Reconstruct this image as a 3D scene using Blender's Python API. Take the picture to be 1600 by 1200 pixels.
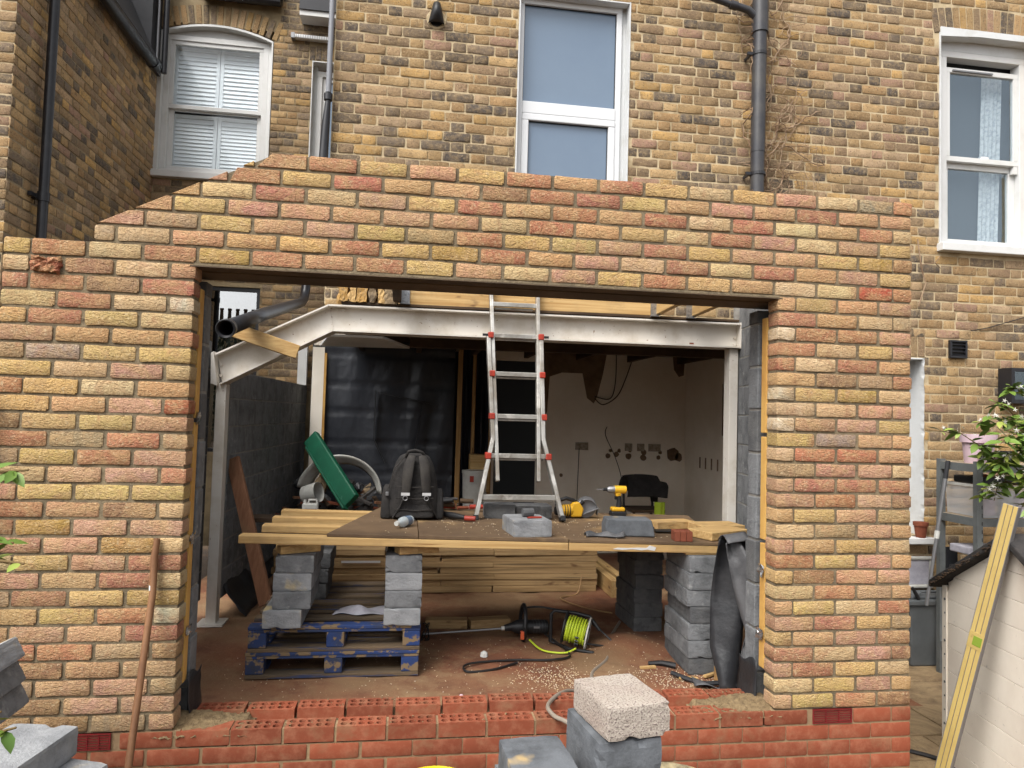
import bpy, math, random
from mathutils import Matrix, Vector, Euler

random.seed(7)
for o in list(bpy.data.objects):
    bpy.data.objects.remove(o)
S = bpy.context.scene
C = S.collection

# ------------------------------------------------------------------ camera
CAM = Vector((1.0021, -3.2873, 1.3883))
YAW, PITCH, ROLL, FPX = 0.144732, 0.045389, 0.028337, 1110.0
_f = Vector((math.sin(YAW) * math.cos(PITCH), math.cos(YAW) * math.cos(PITCH), math.sin(PITCH)))
_r0 = Vector((math.cos(YAW), -math.sin(YAW), 0))
_u0 = _r0.cross(_f)
_r = _r0 * math.cos(ROLL) + _u0 * math.sin(ROLL)
_u = -_r0 * math.sin(ROLL) + _u0 * math.cos(ROLL)
cd = bpy.data.cameras.new('camera')
cam = bpy.data.objects.new('camera', cd)
C.objects.link(cam)
cam.matrix_world = Matrix(((_r.x, _u.x, -_f.x, CAM.x), (_r.y, _u.y, -_f.y, CAM.y), (_r.z, _u.z, -_f.z, CAM.z), (0, 0, 0, 1)))
cd.sensor_width = 36.0
cd.lens = 36.0 * FPX / 1600.0
cd.clip_start = 0.05
cd.clip_end = 500
S.camera = cam

def px(P):                                   # world point -> photo pixel, only used to rank bricks by visible size
    d = Vector(P) - CAM
    z = d.dot(_f)
    return (800 + FPX * d.dot(_r) / z, 600 - FPX * d.dot(_u) / z, z)

# ------------------------------------------------------------------ sky, sun, exposure
SUN_EL, SUN_AZ = math.radians(52), math.radians(222)      # azimuth: compass-like, behind the camera and a little left
w = bpy.data.worlds.new('World')
S.world = w
w.use_nodes = True
nt = w.node_tree
bg = nt.nodes['Background']
sky = nt.nodes.new('ShaderNodeTexSky')
sky.sky_type = 'NISHITA'
sky.sun_disc = False
sky.sun_elevation = SUN_EL
sky.sun_rotation = SUN_AZ
sky.air_density = 1.0
sky.dust_density = 4.0
sky.ozone_density = 1.0
bw = nt.nodes.new('ShaderNodeRGBToBW')
mx = nt.nodes.new('ShaderNodeMixRGB')
mx.inputs[0].default_value = 0.85                         # overcast: an almost colourless sky
nt.links.new(sky.outputs[0], bw.inputs[0])
nt.links.new(sky.outputs[0], mx.inputs[1])
nt.links.new(bw.outputs[0], mx.inputs[2])
nt.links.new(mx.outputs[0], bg.inputs[0])
bg.inputs[1].default_value = 0.13
sl = bpy.data.lights.new('sun', 'SUN')
sl.energy = 1.1
sl.angle = math.radians(35)
sl.color = (1.0, 0.96, 0.9)
so = bpy.data.objects.new('sun', sl)
C.objects.link(so)
sd = Vector((math.sin(SUN_AZ) * math.cos(SUN_EL), math.cos(SUN_AZ) * math.cos(SUN_EL), math.sin(SUN_EL)))
so.rotation_euler = (-sd).to_track_quat('-Z', 'Y').to_euler()
S.view_settings.view_transform = 'Standard'
S.view_settings.look = 'None'
S.view_settings.gamma = 1
S.view_settings.use_curve_mapping = False
S.view_settings.exposure = 1.43
S.cycles.max_bounces = 8
S.cycles.diffuse_bounces = 7
S.cycles.transparent_max_bounces = 8

# ------------------------------------------------------------------ helpers: colour and materials
def lin(c):
    return tuple(((v / 255) / 12.92 if v / 255 <= 0.04045 else ((v / 255 + 0.055) / 1.055) ** 2.4) for v in c)
def alb(r, g, b, k=0.72):
    return tuple(min(0.85, v * k) for v in lin((r, g, b)))

MATS = {}
def N(t, ty, **kw):
    n = t.nodes.new(ty)
    for k, v in kw.items():
        setattr(n, k, v)
    return n
def new_mat(name):
    m = bpy.data.materials.new(name)
    m.use_nodes = True
    t = m.node_tree
    b = t.nodes['Principled BSDF']
    MATS[name] = m
    return m, t, b
def coords(t, scale=(1, 1, 1), rand=True, kind='Object'):
    tc = N(t, 'ShaderNodeTexCoord')
    mp = N(t, 'ShaderNodeMapping')
    mp.inputs['Scale'].default_value = scale
    t.links.new(tc.outputs[kind], mp.inputs[0])
    if rand:
        oi = N(t, 'ShaderNodeObjectInfo')
        mu = N(t, 'ShaderNodeMath', operation='MULTIPLY')
        mu.inputs[1].default_value = 37.0
        t.links.new(oi.outputs['Random'], mu.inputs[0])
        cb = N(t, 'ShaderNodeCombineXYZ')
        for i in range(3):
            t.links.new(mu.outputs[0], cb.inputs[i])
        t.links.new(cb.outputs[0], mp.inputs['Location'])
    return mp.outputs[0]
def noise(t, co, scale, detail=4, rough=0.6, dist=0.0):
    n = N(t, 'ShaderNodeTexNoise')
    n.inputs['Scale'].default_value = scale
    n.inputs['Detail'].default_value = detail
    n.inputs['Roughness'].default_value = rough
    n.inputs['Distortion'].default_value = dist
    t.links.new(co, n.inputs['Vector'])
    return n.outputs['Fac']
def ramp(t, fac, stops):
    r = N(t, 'ShaderNodeValToRGB')
    e = r.color_ramp.elements
    while len(e) > 1:
        e.remove(e[-1])
    e[0].position = stops[0][0]
    e[0].color = (*stops[0][1], 1) if len(stops[0][1]) == 3 else stops[0][1]
    for p_, c_ in stops[1:]:
        k = e.new(p_)
        k.color = (*c_, 1)
    t.links.new(fac, r.inputs[0])
    return r.outputs[0]
def maprange(t, fac, a, b, lo=0.0, hi=1.0):
    m = N(t, 'ShaderNodeMapRange')
    m.inputs[1].default_value = a
    m.inputs[2].default_value = b
    m.inputs[3].default_value = lo
    m.inputs[4].default_value = hi
    t.links.new(fac, m.inputs[0])
    return m.outputs[0]
def mixc(t, fac, a, b, blend='MIX'):
    m = N(t, 'ShaderNodeMixRGB', blend_type=blend)
    for i, v in ((0, fac), (1, a), (2, b)):
        if hasattr(v, 'is_output'):
            t.links.new(v, m.inputs[i])
        elif i == 0:
            m.inputs[0].default_value = v
        else:
            m.inputs[i].default_value = (*v, 1)
    return m.outputs[0]
def bump(t, b, h, strength, dist=0.01, prev=None):
    n = N(t, 'ShaderNodeBump')
    n.inputs['Strength'].default_value = strength
    n.inputs['Distance'].default_value = dist
    t.links.new(h, n.inputs['Height'])
    if prev is not None:
        t.links.new(prev, n.inputs['Normal'])
    t.links.new(n.outputs[0], b.inputs['Normal'])
    return n.outputs[0]

def mat(name, c, rough=0.75, c2=None, ns=6.0, lo=0.42, hi=0.62, bs=0.0, bscale=60, bdist=0.004, metal=0.0,
        scale=(1, 1, 1), c3=None, n3=40, lo3=0.6, hi3=0.7, spec=0.4, rand=True):
    m, t, b = new_mat(name)
    co = coords(t, scale, rand)
    col = None
    if c2 is not None:
        col = mixc(t, maprange(t, noise(t, co, ns, 6, 0.65), lo, hi), c, c2)
    if c3 is not None:
        col = mixc(t, maprange(t, noise(t, co, n3, 3, 0.6), lo3, hi3), col if col is not None else c, c3)
    if name.startswith('timber_') and name != 'timber_dark':
        ks = {'x': (5, 15, 15), 'k': (5, 15, 15), 'y': (15, 5, 15), 'z': (15, 15, 5), 'd': (15, 15, 5)}[name[-1]]
        col = mixc(t, maprange(t, noise(t, coords(t, ks, rand), 1.0, 2, 0.5), 0.68, 0.74, 0, 0.8), col, alb(104, 70, 42))
        col = mixc(t, maprange(t, noise(t, coords(t, (1, 1, 1), rand), 3.0, 5, 0.7), 0.5, 0.72, 0, 0.45), col, alb(140, 116, 84))
    if col is None:
        b.inputs['Base Color'].default_value = (*c, 1)
    else:
        t.links.new(col, b.inputs['Base Color'])
    b.inputs['Roughness'].default_value = rough
    b.inputs['Metallic'].default_value = metal
    b.inputs['Specular IOR Level'].default_value = spec
    if bs:
        bump(t, b, noise(t, co, bscale, 5, 0.65), bs, bdist)
    return m

def brick_mat(name, attr=False, old=False, red=False):
    m, t, b = new_mat(name)
    co = coords(t, (1, 1, 1), not attr)
    if attr:
        a = N(t, 'ShaderNodeAttribute', attribute_name='tint')
        base = a.outputs['Color']
    else:
        oi = N(t, 'ShaderNodeObjectInfo')
        base = oi.outputs['Color']
    if old:
        c1 = mixc(t, maprange(t, noise(t, co, 24, 5, 0.7), 0.42, 0.68, 0, 0.65), base, alb(176, 150, 112))
        c1 = mixc(t, maprange(t, noise(t, co, 16, 6, 0.75), 0.53, 0.70, 0, 0.6), c1, alb(104, 88, 72))
        c1 = mixc(t, maprange(t, noise(t, co, 110, 2, 0.5), 0.62, 0.69, 0, 0.85), c1, alb(60, 50, 42))
        c1 = mixc(t, maprange(t, noise(t, co, 70, 4, 0.65), 0.56, 0.70, 0, 0.6), c1, alb(208, 186, 148))
        c1 = mixc(t, maprange(t, noise(t, co, 2.2, 4, 0.6), 0.52, 0.72, 0, 0.35), c1, alb(120, 104, 84))
        st, sc, ds = 0.9, 48, 0.009
    elif red:
        c1 = mixc(t, maprange(t, noise(t, co, 18, 5, 0.7), 0.45, 0.75, 0, 0.45), base, alb(196, 140, 110))
        c1 = mixc(t, maprange(t, noise(t, co, 7, 5, 0.7), 0.52, 0.75, 0, 0.7), c1, alb(150, 122, 92))
        st, sc, ds = 0.35, 70, 0.003
    else:
        c1 = mixc(t, maprange(t, noise(t, co, 13, 5, 0.65, 0.6), 0.40, 0.66, 0, 0.75), base, alb(208, 172, 124))
        c1 = mixc(t, maprange(t, noise(t, co, 9, 4, 0.6, 0.8), 0.54, 0.72, 0, 0.5), c1, alb(184, 128, 100))
        c1 = mixc(t, maprange(t, noise(t, co, 60, 4, 0.7), 0.58, 0.72, 0, 0.5), c1, alb(128, 102, 72))
        c1 = mixc(t, maprange(t, noise(t, co, 85, 3, 0.7), 0.56, 0.68, 0, 0.5), c1, alb(236, 216, 176))
        cst = coords(t, (0.45, 1, 1.5), not attr)
        c1 = mixc(t, maprange(t, noise(t, cst, 60, 4, 0.7, 1.2), 0.57, 0.66, 0, 0.6), c1, alb(140, 104, 74))
        st, sc, ds = 0.9, 26, 0.010
    t.links.new(c1, b.inputs['Base Color'])
    b.inputs['Roughness'].default_value = 0.9
    b.inputs['Specular IOR Level'].default_value = 0.2
    if not old and not red:                  # folded, sand-creased faces
        cs = coords(t, (0.55, 1, 1.25), not attr)
        wv = N(t, 'ShaderNodeTexWave', wave_type='BANDS', bands_direction='DIAGONAL')
        wv.inputs['Scale'].default_value = 11
        wv.inputs['Distortion'].default_value = 17
        wv.inputs['Detail'].default_value = 3.5
        wv.inputs['Detail Scale'].default_value = 2.4
        wv.inputs['Detail Roughness'].default_value = 0.65
        t.links.new(cs, wv.inputs['Vector'])
        n1 = bump(t, b, wv.outputs['Fac'], 0.55, 0.008)
        bump(t, b, noise(t, co, 42, 6, 0.78), st, 0.011, n1)
    else:
        bump(t, b, noise(t, co, sc, 5, 0.7), st, ds)
    return m

brick_mat('brick_new')
brick_mat('brick_new_joined', attr=True)
brick_mat('brick_old', old=True)
brick_mat('brick_old_joined', attr=True, old=True)
brick_mat('brick_red', red=True)
mat('mortar_new', alb(118, 105, 84), 0.95, alb(150, 134, 106), 9, 0.4, 0.65, 0.9, 70, 0.007, c3=alb(98, 86, 68), n3=30, lo3=.56, hi3=.7, rand=False)
mat('mortar_old', alb(210, 190, 154), 0.95, alb(166, 146, 112), 5.0, 0.45, 0.65, 0.7, 80, 0.005, rand=False)
mat('mortar_dark', alb(176, 156, 122), 0.95, alb(128, 112, 86), 2.2, 0.45, 0.65, 0.7, 80, 0.005, rand=False)
mat('mortar_red', alb(168, 142, 108), 0.95, alb(140, 112, 84), 6, 0.4, 0.65, 0.6, 90, 0.004, rand=False)
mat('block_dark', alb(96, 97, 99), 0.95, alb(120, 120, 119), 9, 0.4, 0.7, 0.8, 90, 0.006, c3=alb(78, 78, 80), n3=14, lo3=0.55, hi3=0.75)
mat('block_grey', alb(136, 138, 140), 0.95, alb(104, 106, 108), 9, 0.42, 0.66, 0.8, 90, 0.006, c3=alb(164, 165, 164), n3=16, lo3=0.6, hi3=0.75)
mat('block_pale', alb(164, 166, 168), 0.95, alb(136, 138, 141), 9, 0.42, 0.66, 0.8, 90, 0.006, c3=alb(205, 186, 142), n3=4, lo3=0.58, hi3=0.68)
mat('block_slate', alb(116, 120, 125), 0.9, alb(88, 91, 95), 9, 0.42, 0.66, 0.6, 60, 0.005, c3=alb(196, 170, 122), n3=5, lo3=0.62, hi3=0.72)
mat('block_aerated', alb(210, 198, 184), 0.95, alb(190, 172, 158), 3, 0.4, 0.65, 1.0, 150, 0.008, c3=alb(140, 124, 120), n3=150, lo3=0.53, hi3=0.62)
mat('mortar_block', alb(158, 155, 148), 0.95, alb(132, 128, 122), 8, bs=0.4, rand=False)
mat('white_steel', alb(236, 230, 220), 0.45, alb(216, 206, 190), 5, 0.48, 0.7, 0.15, 30, 0.002, c3=alb(150, 118, 92), n3=38, lo3=.69, hi3=.73)
mat('white_paint', alb(238, 238, 236, .68), 0.5, alb(222, 222, 218), 5, 0.5, 0.7, 0.15, 25, 0.002)
mat('upvc', alb(240, 242, 244, .68), 0.3, spec=0.5)
mat('render_white', alb(232, 234, 234, .68), 0.8, alb(212, 212, 208), 4, 0.5, 0.7, 0.4, 40, 0.004)
mat('black_plastic', alb(40, 40, 44), 0.35, alb(58, 58, 60), 6, 0.5, 0.7, 0.1, 30, 0.002)
mat('soil_pipe', alb(62, 62, 66), 0.3, alb(84, 82, 80), 5, 0.45, 0.7, 0.1, 30, 0.002)
mat('dark_slate', alb(44, 46, 50), 0.7, alb(58, 58, 62), 3)
mat('grey_pipe', alb(138, 140, 146), 0.5)
mat('film_glass', alb(144, 166, 190, 0.50), 0.12, alb(136, 158, 184, 0.50), 1.5, 0.3, 0.7, spec=0.6)
mat('blind_white', alb(246, 249, 252, .88), 0.5)
mat('curtain', alb(226, 228, 226), 0.9, alb(190, 194, 196), 30, 0.45, 0.6)
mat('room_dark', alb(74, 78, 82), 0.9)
mat('timber_x', alb(226, 190, 130), 0.8, alb(192, 150, 92), 1.0, 0.35, 0.65, 0.3, 6, 0.003, scale=(1.6, 60, 60), c3=alb(150, 108, 62), n3=0.6, lo3=0.66, hi3=0.74)
mat('timber_y', alb(220, 184, 124), 0.8, alb(186, 146, 90), 1.0, 0.35, 0.65, 0.3, 6, 0.003, scale=(60, 1.6, 60))
mat('timber_z', alb(206, 164, 106), 0.8, alb(172, 128, 76), 1.0, 0.35, 0.65, 0.3, 6, 0.003, scale=(60, 60, 1.6))
mat('timber_stack', alb(194, 162, 116), 0.85, alb(156, 124, 82), 1.0, 0.35, 0.65, 0.3, 6, 0.003, scale=(1.4, 60, 60), c3=alb(120, 98, 68), n3=0.7, lo3=0.6, hi3=0.7)
mat('timber_red', alb(150, 106, 78), 0.8, alb(122, 82, 58), 1.0, 0.35, 0.65, 0.25, 6, 0.003, scale=(60, 60, 1.6))
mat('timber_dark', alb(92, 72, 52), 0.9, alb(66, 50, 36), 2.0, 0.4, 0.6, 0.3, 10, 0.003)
mat('plywood', alb(126, 102, 76), 0.75, alb(98, 78, 58), 3, 0.4, 0.65, 0.2, 30, 0.002, c3=alb(178, 146, 100), n3=2.2, lo3=0.6, hi3=0.72)
mat('handle_wood', alb(146, 104, 70), 0.6, alb(120, 82, 54), 2, 0.4, 0.6, 0.2, 20, 0.002, scale=(8, 8, 1))
mat('lintel', alb(112, 94, 72), 0.8, alb(86, 72, 56), 3, 0.4, 0.6, 0.3, 30, 0.003)
mat('insulation', alb(226, 178, 98), 0.8, alb(206, 152, 78), 5, 0.4, 0.65, 0.4, 50, 0.004)
mat('foil', alb(214, 214, 214), 0.25, metal=0.9, bs=0.8, bscale=40, c2=alb(170, 170, 170))
mat('dpc', alb(44, 45, 48), 0.42, alb(70, 70, 72), 4, 0.45, 0.7, 0.5, 25, 0.006)
mat('dpc_grey', alb(104, 104, 106), 0.6, alb(78, 78, 80), 6, 0.45, 0.65, 0.5, 40, 0.004)
mat('polythene', alb(40, 43, 50), 0.42, alb(54, 57, 64), 1.5, 0.4, 0.7, 0.25, 5, 0.02, spec=0.45)
mat('plaster', alb(244, 236, 222, .9), 0.9, alb(230, 220, 202, .9), 2, 0.4, 0.7, 0.2, 20, 0.003)
mat('plaster_bare', alb(142, 118, 94), 0.95, alb(116, 94, 74), 6, bs=0.6)
mat('galv', alb(190, 192, 194), 0.35, metal=0.8, c2=alb(150, 152, 156), ns=40)
mat('aluminium', alb(208, 206, 200), 0.4, alb(164, 156, 144), 4, 0.42, 0.62, 0.2, 30, 0.002, metal=0.6, c3=alb(236, 232, 224), n3=9, lo3=0.6, hi3=0.7)
mat('red_plastic', alb(190, 66, 48), 0.5, alb(160, 60, 48), 10)
mat('vent_red', alb(134, 34, 36), 0.5, alb(112, 34, 34), 20)
mat('blue_paint', alb(40, 66, 122), 0.8, alb(56, 62, 78), 5, 0.42, 0.66, 0.5, 40, 0.004, c3=alb(140, 118, 88), n3=14, lo3=0.52, hi3=0.58)
mat('pallet_wood', alb(122, 102, 78), 0.9, alb(88, 76, 62), 2, 0.4, 0.65, 0.5, 30, 0.004, scale=(1, 8, 8), c3=alb(58, 70, 104), n3=3, lo3=0.55, hi3=0.66)
mat('fabric_black', alb(54, 51, 49), 0.9, alb(36, 34, 34), 9, 0.4, 0.65, 0.7, 26, 0.012)
mat('strap_grey', alb(66, 62, 58), 0.9, alb(52, 49, 47), 14, bs=0.4, bscale=160, bdist=0.002)
mat('reflective', alb(220, 220, 220), 0.35)
mat('yellow_tool', alb(240, 184, 44), 0.42, spec=0.5)
mat('tool_black', alb(36, 36, 38), 0.5)
mat('tool_grey', alb(150, 150, 152), 0.4, metal=0.5)
mat('green_plastic', alb(14, 98, 70), 0.55, alb(10, 84, 60), 5, bs=0.2, c3=alb(90, 130, 110), n3=30, lo3=.66, hi3=.74)
mat('white_plastic', alb(222, 222, 216), 0.5, alb(200, 198, 190), 6)
mat('label_blue', alb(40, 52, 110), 0.5)
mat('cloth_grey', alb(192, 190, 200), 0.9, alb(168, 166, 176), 8, bs=0.5, bscale=30)
mat('hivis', alb(196, 222, 60), 0.7)
mat('reel_cable', alb(206, 226, 60), 0.45)
mat('cable_black', alb(38, 36, 36), 0.5)
mat('cable_grey', alb(150, 138, 124), 0.6)
mat('cable_tan', alb(176, 140, 96), 0.6)
mat('orange_plastic', alb(216, 96, 56), 0.5)
mat('shed_board', alb(240, 230, 214, .82), 0.75, alb(226, 214, 198, .82), 2, 0.4, 0.7, 0.3, 20, 0.003, scale=(8, 1, 1), c3=alb(180, 172, 164), n3=26, lo3=0.68, hi3=0.76)
mat('felt', alb(48, 46, 46), 0.95, alb(66, 62, 60), 20, bs=0.6, bscale=120)
mat('level_yellow', alb(218, 190, 116, .62), 0.5, alb(202, 174, 104, .62), 3, 0.45, 0.65, 0.1, 40, 0.001, c3=alb(150, 128, 76), n3=24, lo3=0.7, hi3=0.76)
mat('level_grey', alb(128, 124, 122), 0.55)
mat('vial', alb(134, 158, 60), 0.15)
mat('bin_grey', alb(104, 108, 110), 0.5, alb(92, 96, 98), 5, 0.4, 0.7, 0.1, 30, 0.002)
mat('shelf_grey', alb(118, 122, 122), 0.55, alb(104, 108, 108), 8)
mat('shelf_board', alb(176, 160, 138), 0.85, alb(150, 134, 112), 6)
mat('pot_pink', alb(232, 204, 214), 0.55, alb(216, 186, 198), 4)
mat('terracotta', alb(150, 82, 56), 0.8, alb(132, 70, 48), 8)
mat('leaf', alb(130, 158, 62, 0.65), 0.5, alb(92, 128, 48, 0.65), 3, 0.35, 0.65, spec=0.5)
mat('leaf_pale', alb(190, 196, 96, 0.7), 0.5, alb(140, 166, 70, 0.7), 3, 0.35, 0.65, spec=0.5)
mat('petal', alb(240, 238, 228), 0.7)
mat('stem', alb(120, 98, 60), 0.85)
mat('vine', alb(178, 152, 124), 0.9, alb(128, 100, 76), 6)
mat('tree_far', alb(66, 76, 44, 0.5), 0.9, alb(46, 56, 34, 0.5), 1.0)
mat('chip', alb(222, 196, 150), 0.9, alb(236, 226, 206), 60)
mat('sand', alb(186, 156, 108), 0.95, alb(206, 178, 130), 20, bs=0.8, bscale=150)
mat('droppings', alb(150, 128, 94), 0.95, alb(120, 100, 72), 30, bs=0.9, bscale=120, bdist=.01)
mat('rubble', alb(158, 136, 104), 0.95, alb(120, 104, 84), 12, bs=0.8, bscale=60)
mat('junk_dark', alb(64, 60, 58), 0.8, alb(96, 92, 88), 10)
mat('socket', alb(186, 174, 156), 0.7, alb(150, 136, 116), 30)
mat('lamp_white', alb(236, 236, 236), 0.35)
mat('bucket_yellow', alb(240, 214, 40), 0.4)
mat('tub_beige', alb(206, 190, 150), 0.6, alb(120, 110, 88), 12)

# dusty, sandy floor of the extension: red sand, trodden dust and spilled light sawdust
m, t, b = new_mat('floor_dust')
co = coords(t, (1, 1, 1), False)
c1 = mixc(t, maprange(t, noise(t, co, 1.3, 6, 0.6), 0.40, 0.60), alb(142, 110, 78), alb(138, 86, 58))
c1 = mixc(t, maprange(t, noise(t, co, 2.6, 6, 0.7), 0.52, 0.70, 0, 0.8), c1, alb(98, 62, 42))
c1 = mixc(t, maprange(t, noise(t, co, 3.1, 7, 0.75), 0.52, 0.70, 0, 0.7), c1, alb(166, 138, 102))
c1 = mixc(t, maprange(t, noise(t, co, 130, 2, 0.5), 0.70, 0.74, 0, 0.8), c1, alb(216, 190, 150))
t.links.new(c1, b.inputs['Base Color'])
b.inputs['Roughness'].default_value = 0.95
bump(t, b, noise(t, co, 40, 6, 0.7), 0.6, 0.01)
# stone paving of the passage and garden
m, t, b = new_mat('paving')
co = coords(t, (1, 1, 1), True)
c1 = mixc(t, maprange(t, noise(t, co, 3, 6, 0.7, 1.5), 0.4, 0.65), alb(176, 150, 112), alb(128, 104, 76))
c1 = mixc(t, maprange(t, noise(t, co, 9, 6, 0.75), 0.55, 0.72, 0, 0.7), c1, alb(90, 74, 56))
t.links.new(c1, b.inputs['Base Color'])
b.inputs['Roughness'].default_value = 0.85
bump(t, b, noise(t, co, 12, 6, 0.7, 1.0), 0.6, 0.015)
mat('soil', alb(104, 82, 58), 0.95, alb(76, 60, 44), 4, bs=0.8, bscale=30, bdist=0.02, rand=False)

def glass_mat(name, tint, ior=1.6, rough=0.0, gtint=(1, 1, 1)):
    m, t, b = new_mat(name)
    t.nodes.remove(b)
    out = t.nodes['Material Output']
    tr = N(t, 'ShaderNodeBsdfTransparent')
    tr.inputs[0].default_value = (*tint, 1)
    gl = N(t, 'ShaderNodeBsdfGlossy')
    gl.inputs['Roughness'].default_value = rough
    lw = N(t, 'ShaderNodeLayerWeight')
    lw.inputs[0].default_value = 0.5
    pw = N(t, 'ShaderNodeMath', operation='POWER')
    pw.inputs[1].default_value = 5.0
    t.links.new(lw.outputs['Facing'], pw.inputs[0])
    gl.inputs[0].default_value = (*gtint, 1)
    f0 = ((ior - 1) / (ior + 1)) ** 2
    ms = N(t, 'ShaderNodeMixShader')
    t.links.new(maprange(t, pw.outputs[0], 0, 1, f0, 1), ms.inputs[0])
    t.links.new(tr.outputs[0], ms.inputs[1])
    t.links.new(gl.outputs[0], ms.inputs[2])
    t.links.new(ms.outputs[0], out.inputs[0])
    return m
glass_mat('glass', (0.92, 0.95, 0.97), 2.1, 0.0, (0.80, 0.92, 1.0))
glass_mat('glass_clear', (0.95, 0.97, 0.98), 1.35, 0.03)
glass_mat('glass_mirror', (0.5, 0.52, 0.54), 3.6)
m, t, b = new_mat('box_clear')
b.inputs['Base Color'].default_value = (.62, .64, .66, 1)
b.inputs['Roughness'].default_value = .3
b.inputs['Alpha'].default_value = .42
m, t, b = new_mat('bottle_clear')
b.inputs['Base Color'].default_value = (.62, .68, .70, 1)
b.inputs['Roughness'].default_value = .15
b.inputs['Alpha'].default_value = .6

# ------------------------------------------------------------------ helpers: geometry
class MB:
    def __init__(s):
        s.v, s.f = [], []
    def add(s, vs, fs, T=None):
        o = len(s.v)
        s.v += [tuple((T @ Vector(p)) if T is not None else p) for p in vs]
        s.f += [tuple(i + o for i in f) for f in fs]
        return s
    def box(s, x0, x1, y0, y1, z0, z1, T=None):
        vs = [(x0, y0, z0), (x1, y0, z0), (x1, y1, z0), (x0, y1, z0), (x0, y0, z1), (x1, y0, z1), (x1, y1, z1), (x0, y1, z1)]
        return s.add(vs, [(0, 3, 2, 1), (4, 5, 6, 7), (0, 1, 5, 4), (1, 2, 6, 5), (2, 3, 7, 6), (3, 0, 4, 7)], T)
    def bar(s, a, b, wd, th, up=(0, 0, 1)):
        a, b = Vector(a), Vector(b)
        d = (b - a)
        L = d.length
        d.normalize()
        u = Vector(up)
        sx = d.cross(u).normalized()
        uz = sx.cross(d)
        T = Matrix(((d.x, sx.x, uz.x, a.x), (d.y, sx.y, uz.y, a.y), (d.z, sx.z, uz.z, a.z), (0, 0, 0, 1)))
        return s.box(0, L, -wd / 2, wd / 2, -th / 2, th / 2, T)
    def prism(s, poly, y0, y1, T=None):       # poly in x,z (counter-clockwise seen from -y)
        n = len(poly)
        vs = [(x, y0, z) for x, z in poly] + [(x, y1, z) for x, z in poly]
        fs = [tuple(range(n)), tuple(range(2 * n - 1, n - 1, -1))]
        fs += [(i, i + n, (i + 1) % n + n, (i + 1) % n) for i in range(n)]
        return s.add(vs, fs, T)
    def tube(s, path, r, n=8, cap=True, flat=1.0):
        path = [Vector(p) for p in path]
        rs = r if isinstance(r, (list, tuple)) else [r] * len(path)
        ref = Vector((0, 0, 1))
        rings = []
        pn = None
        for i, p in enumerate(path):
            d = (path[min(i + 1, len(path) - 1)] - path[max(i - 1, 0)])
            if d.length < 1e-9:
                d = Vector((0, 0, 1))
            d.normalize()
            if pn is None:
                a = ref if abs(d.dot(ref)) < 0.9 else Vector((1, 0, 0))
                pn = d.cross(a).normalized()
            else:
                pn = (pn - d * pn.dot(d))
                if pn.length < 1e-6:
                    pn = d.cross(Vector((1, 0, 0)))
                pn.normalize()
            q = d.cross(pn)
            rings.append([p + (pn * math.cos(2 * math.pi * k / n) + q * math.sin(2 * math.pi * k / n) * flat) * rs[i] for k in range(n)])
        vs = [tuple(v) for g in rings for v in g]
        fs = []
        for i in range(len(path) - 1):
            for k in range(n):
                fs.append((i * n + k, i * n + (k + 1) % n, (i + 1) * n + (k + 1) % n, (i + 1) * n + k))
        if cap:
            fs.append(tuple(range(n - 1, -1, -1)))
            fs.append(tuple((len(path) - 1) * n + k for k in range(n)))
        return s.add(vs, fs)
    def lathe(s, prof, n=20, T=None, cap=True):
        vs, fs = [], []
        for r, z in prof:
            vs += [(r * math.cos(2 * math.pi * k / n), r * math.sin(2 * math.pi * k / n), z) for k in range(n)]
        for i in range(len(prof) - 1):
            for k in range(n):
                fs.append((i * n + k, i * n + (k + 1) % n, (i + 1) * n + (k + 1) % n, (i + 1) * n + k))
        if cap:
            fs.append(tuple(range(n - 1, -1, -1)))
            fs.append(tuple((len(prof) - 1) * n + k for k in range(n)))
        return s.add(vs, fs, T)
    def grid(s, fn, nu, nv, closed=False):
        vs = [tuple(fn(i / nu, j / nv)) for j in range(nv + 1) for i in range(nu + 1)]
        fs = [(j * (nu + 1) + i, j * (nu + 1) + i + 1, (j + 1) * (nu + 1) + i + 1, (j + 1) * (nu + 1) + i) for j in range(nv) for i in range(nu)]
        return s.add(vs, fs)
    def mesh(s, name, smooth=False):
        me = bpy.data.meshes.new(name)
        me.from_pydata(s.v, [], s.f)
        me.update()
        if smooth:
            me.polygons.foreach_set('use_smooth', [True] * len(me.polygons))
            if name != 'leaf':
                me.set_sharp_from_angle(angle=0.75)
        return me

def wm(o):
    M_ = o.matrix_basis
    if o.parent:
        return wm(o.parent) @ o.matrix_parent_inverse @ M_
    return M_
def link(o, parent=None):
    C.objects.link(o)
    if parent is not None:
        o.parent = parent
        o.matrix_parent_inverse = wm(parent).inverted()
    return o
def put(name, mb, m, parent=None, smooth=False, bevel=0, seg=2, solid=0, sub=0):
    me = mb if isinstance(mb, bpy.types.Mesh) else mb.mesh(name, smooth)
    o = bpy.data.objects.new(name, me)
    if m and not me.materials:
        me.materials.append(MATS[m])
    link(o, parent)
    if solid:
        q = o.modifiers.new('solid', 'SOLIDIFY')
        q.thickness = solid
        q.offset = 0
    if bevel:
        q = o.modifiers.new('bevel', 'BEVEL')
        q.width = bevel
        q.segments = seg
        q.limit_method = 'ANGLE'
    if sub:
        q = o.modifiers.new('sub', 'SUBSURF')
        q.levels = q.render_levels = sub
    return o
def tag(o, label, cat, group=None):
    o['label'] = label
    o['category'] = cat
    if group:
        o['group'] = group
    return o
def thing(name, label, cat, loc=(0, 0, 0), group=None):
    o = bpy.data.objects.new(name, None)
    o.empty_display_size = 0.1
    o.location = loc
    C.objects.link(o)
    return tag(o, label, cat, group)
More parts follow.
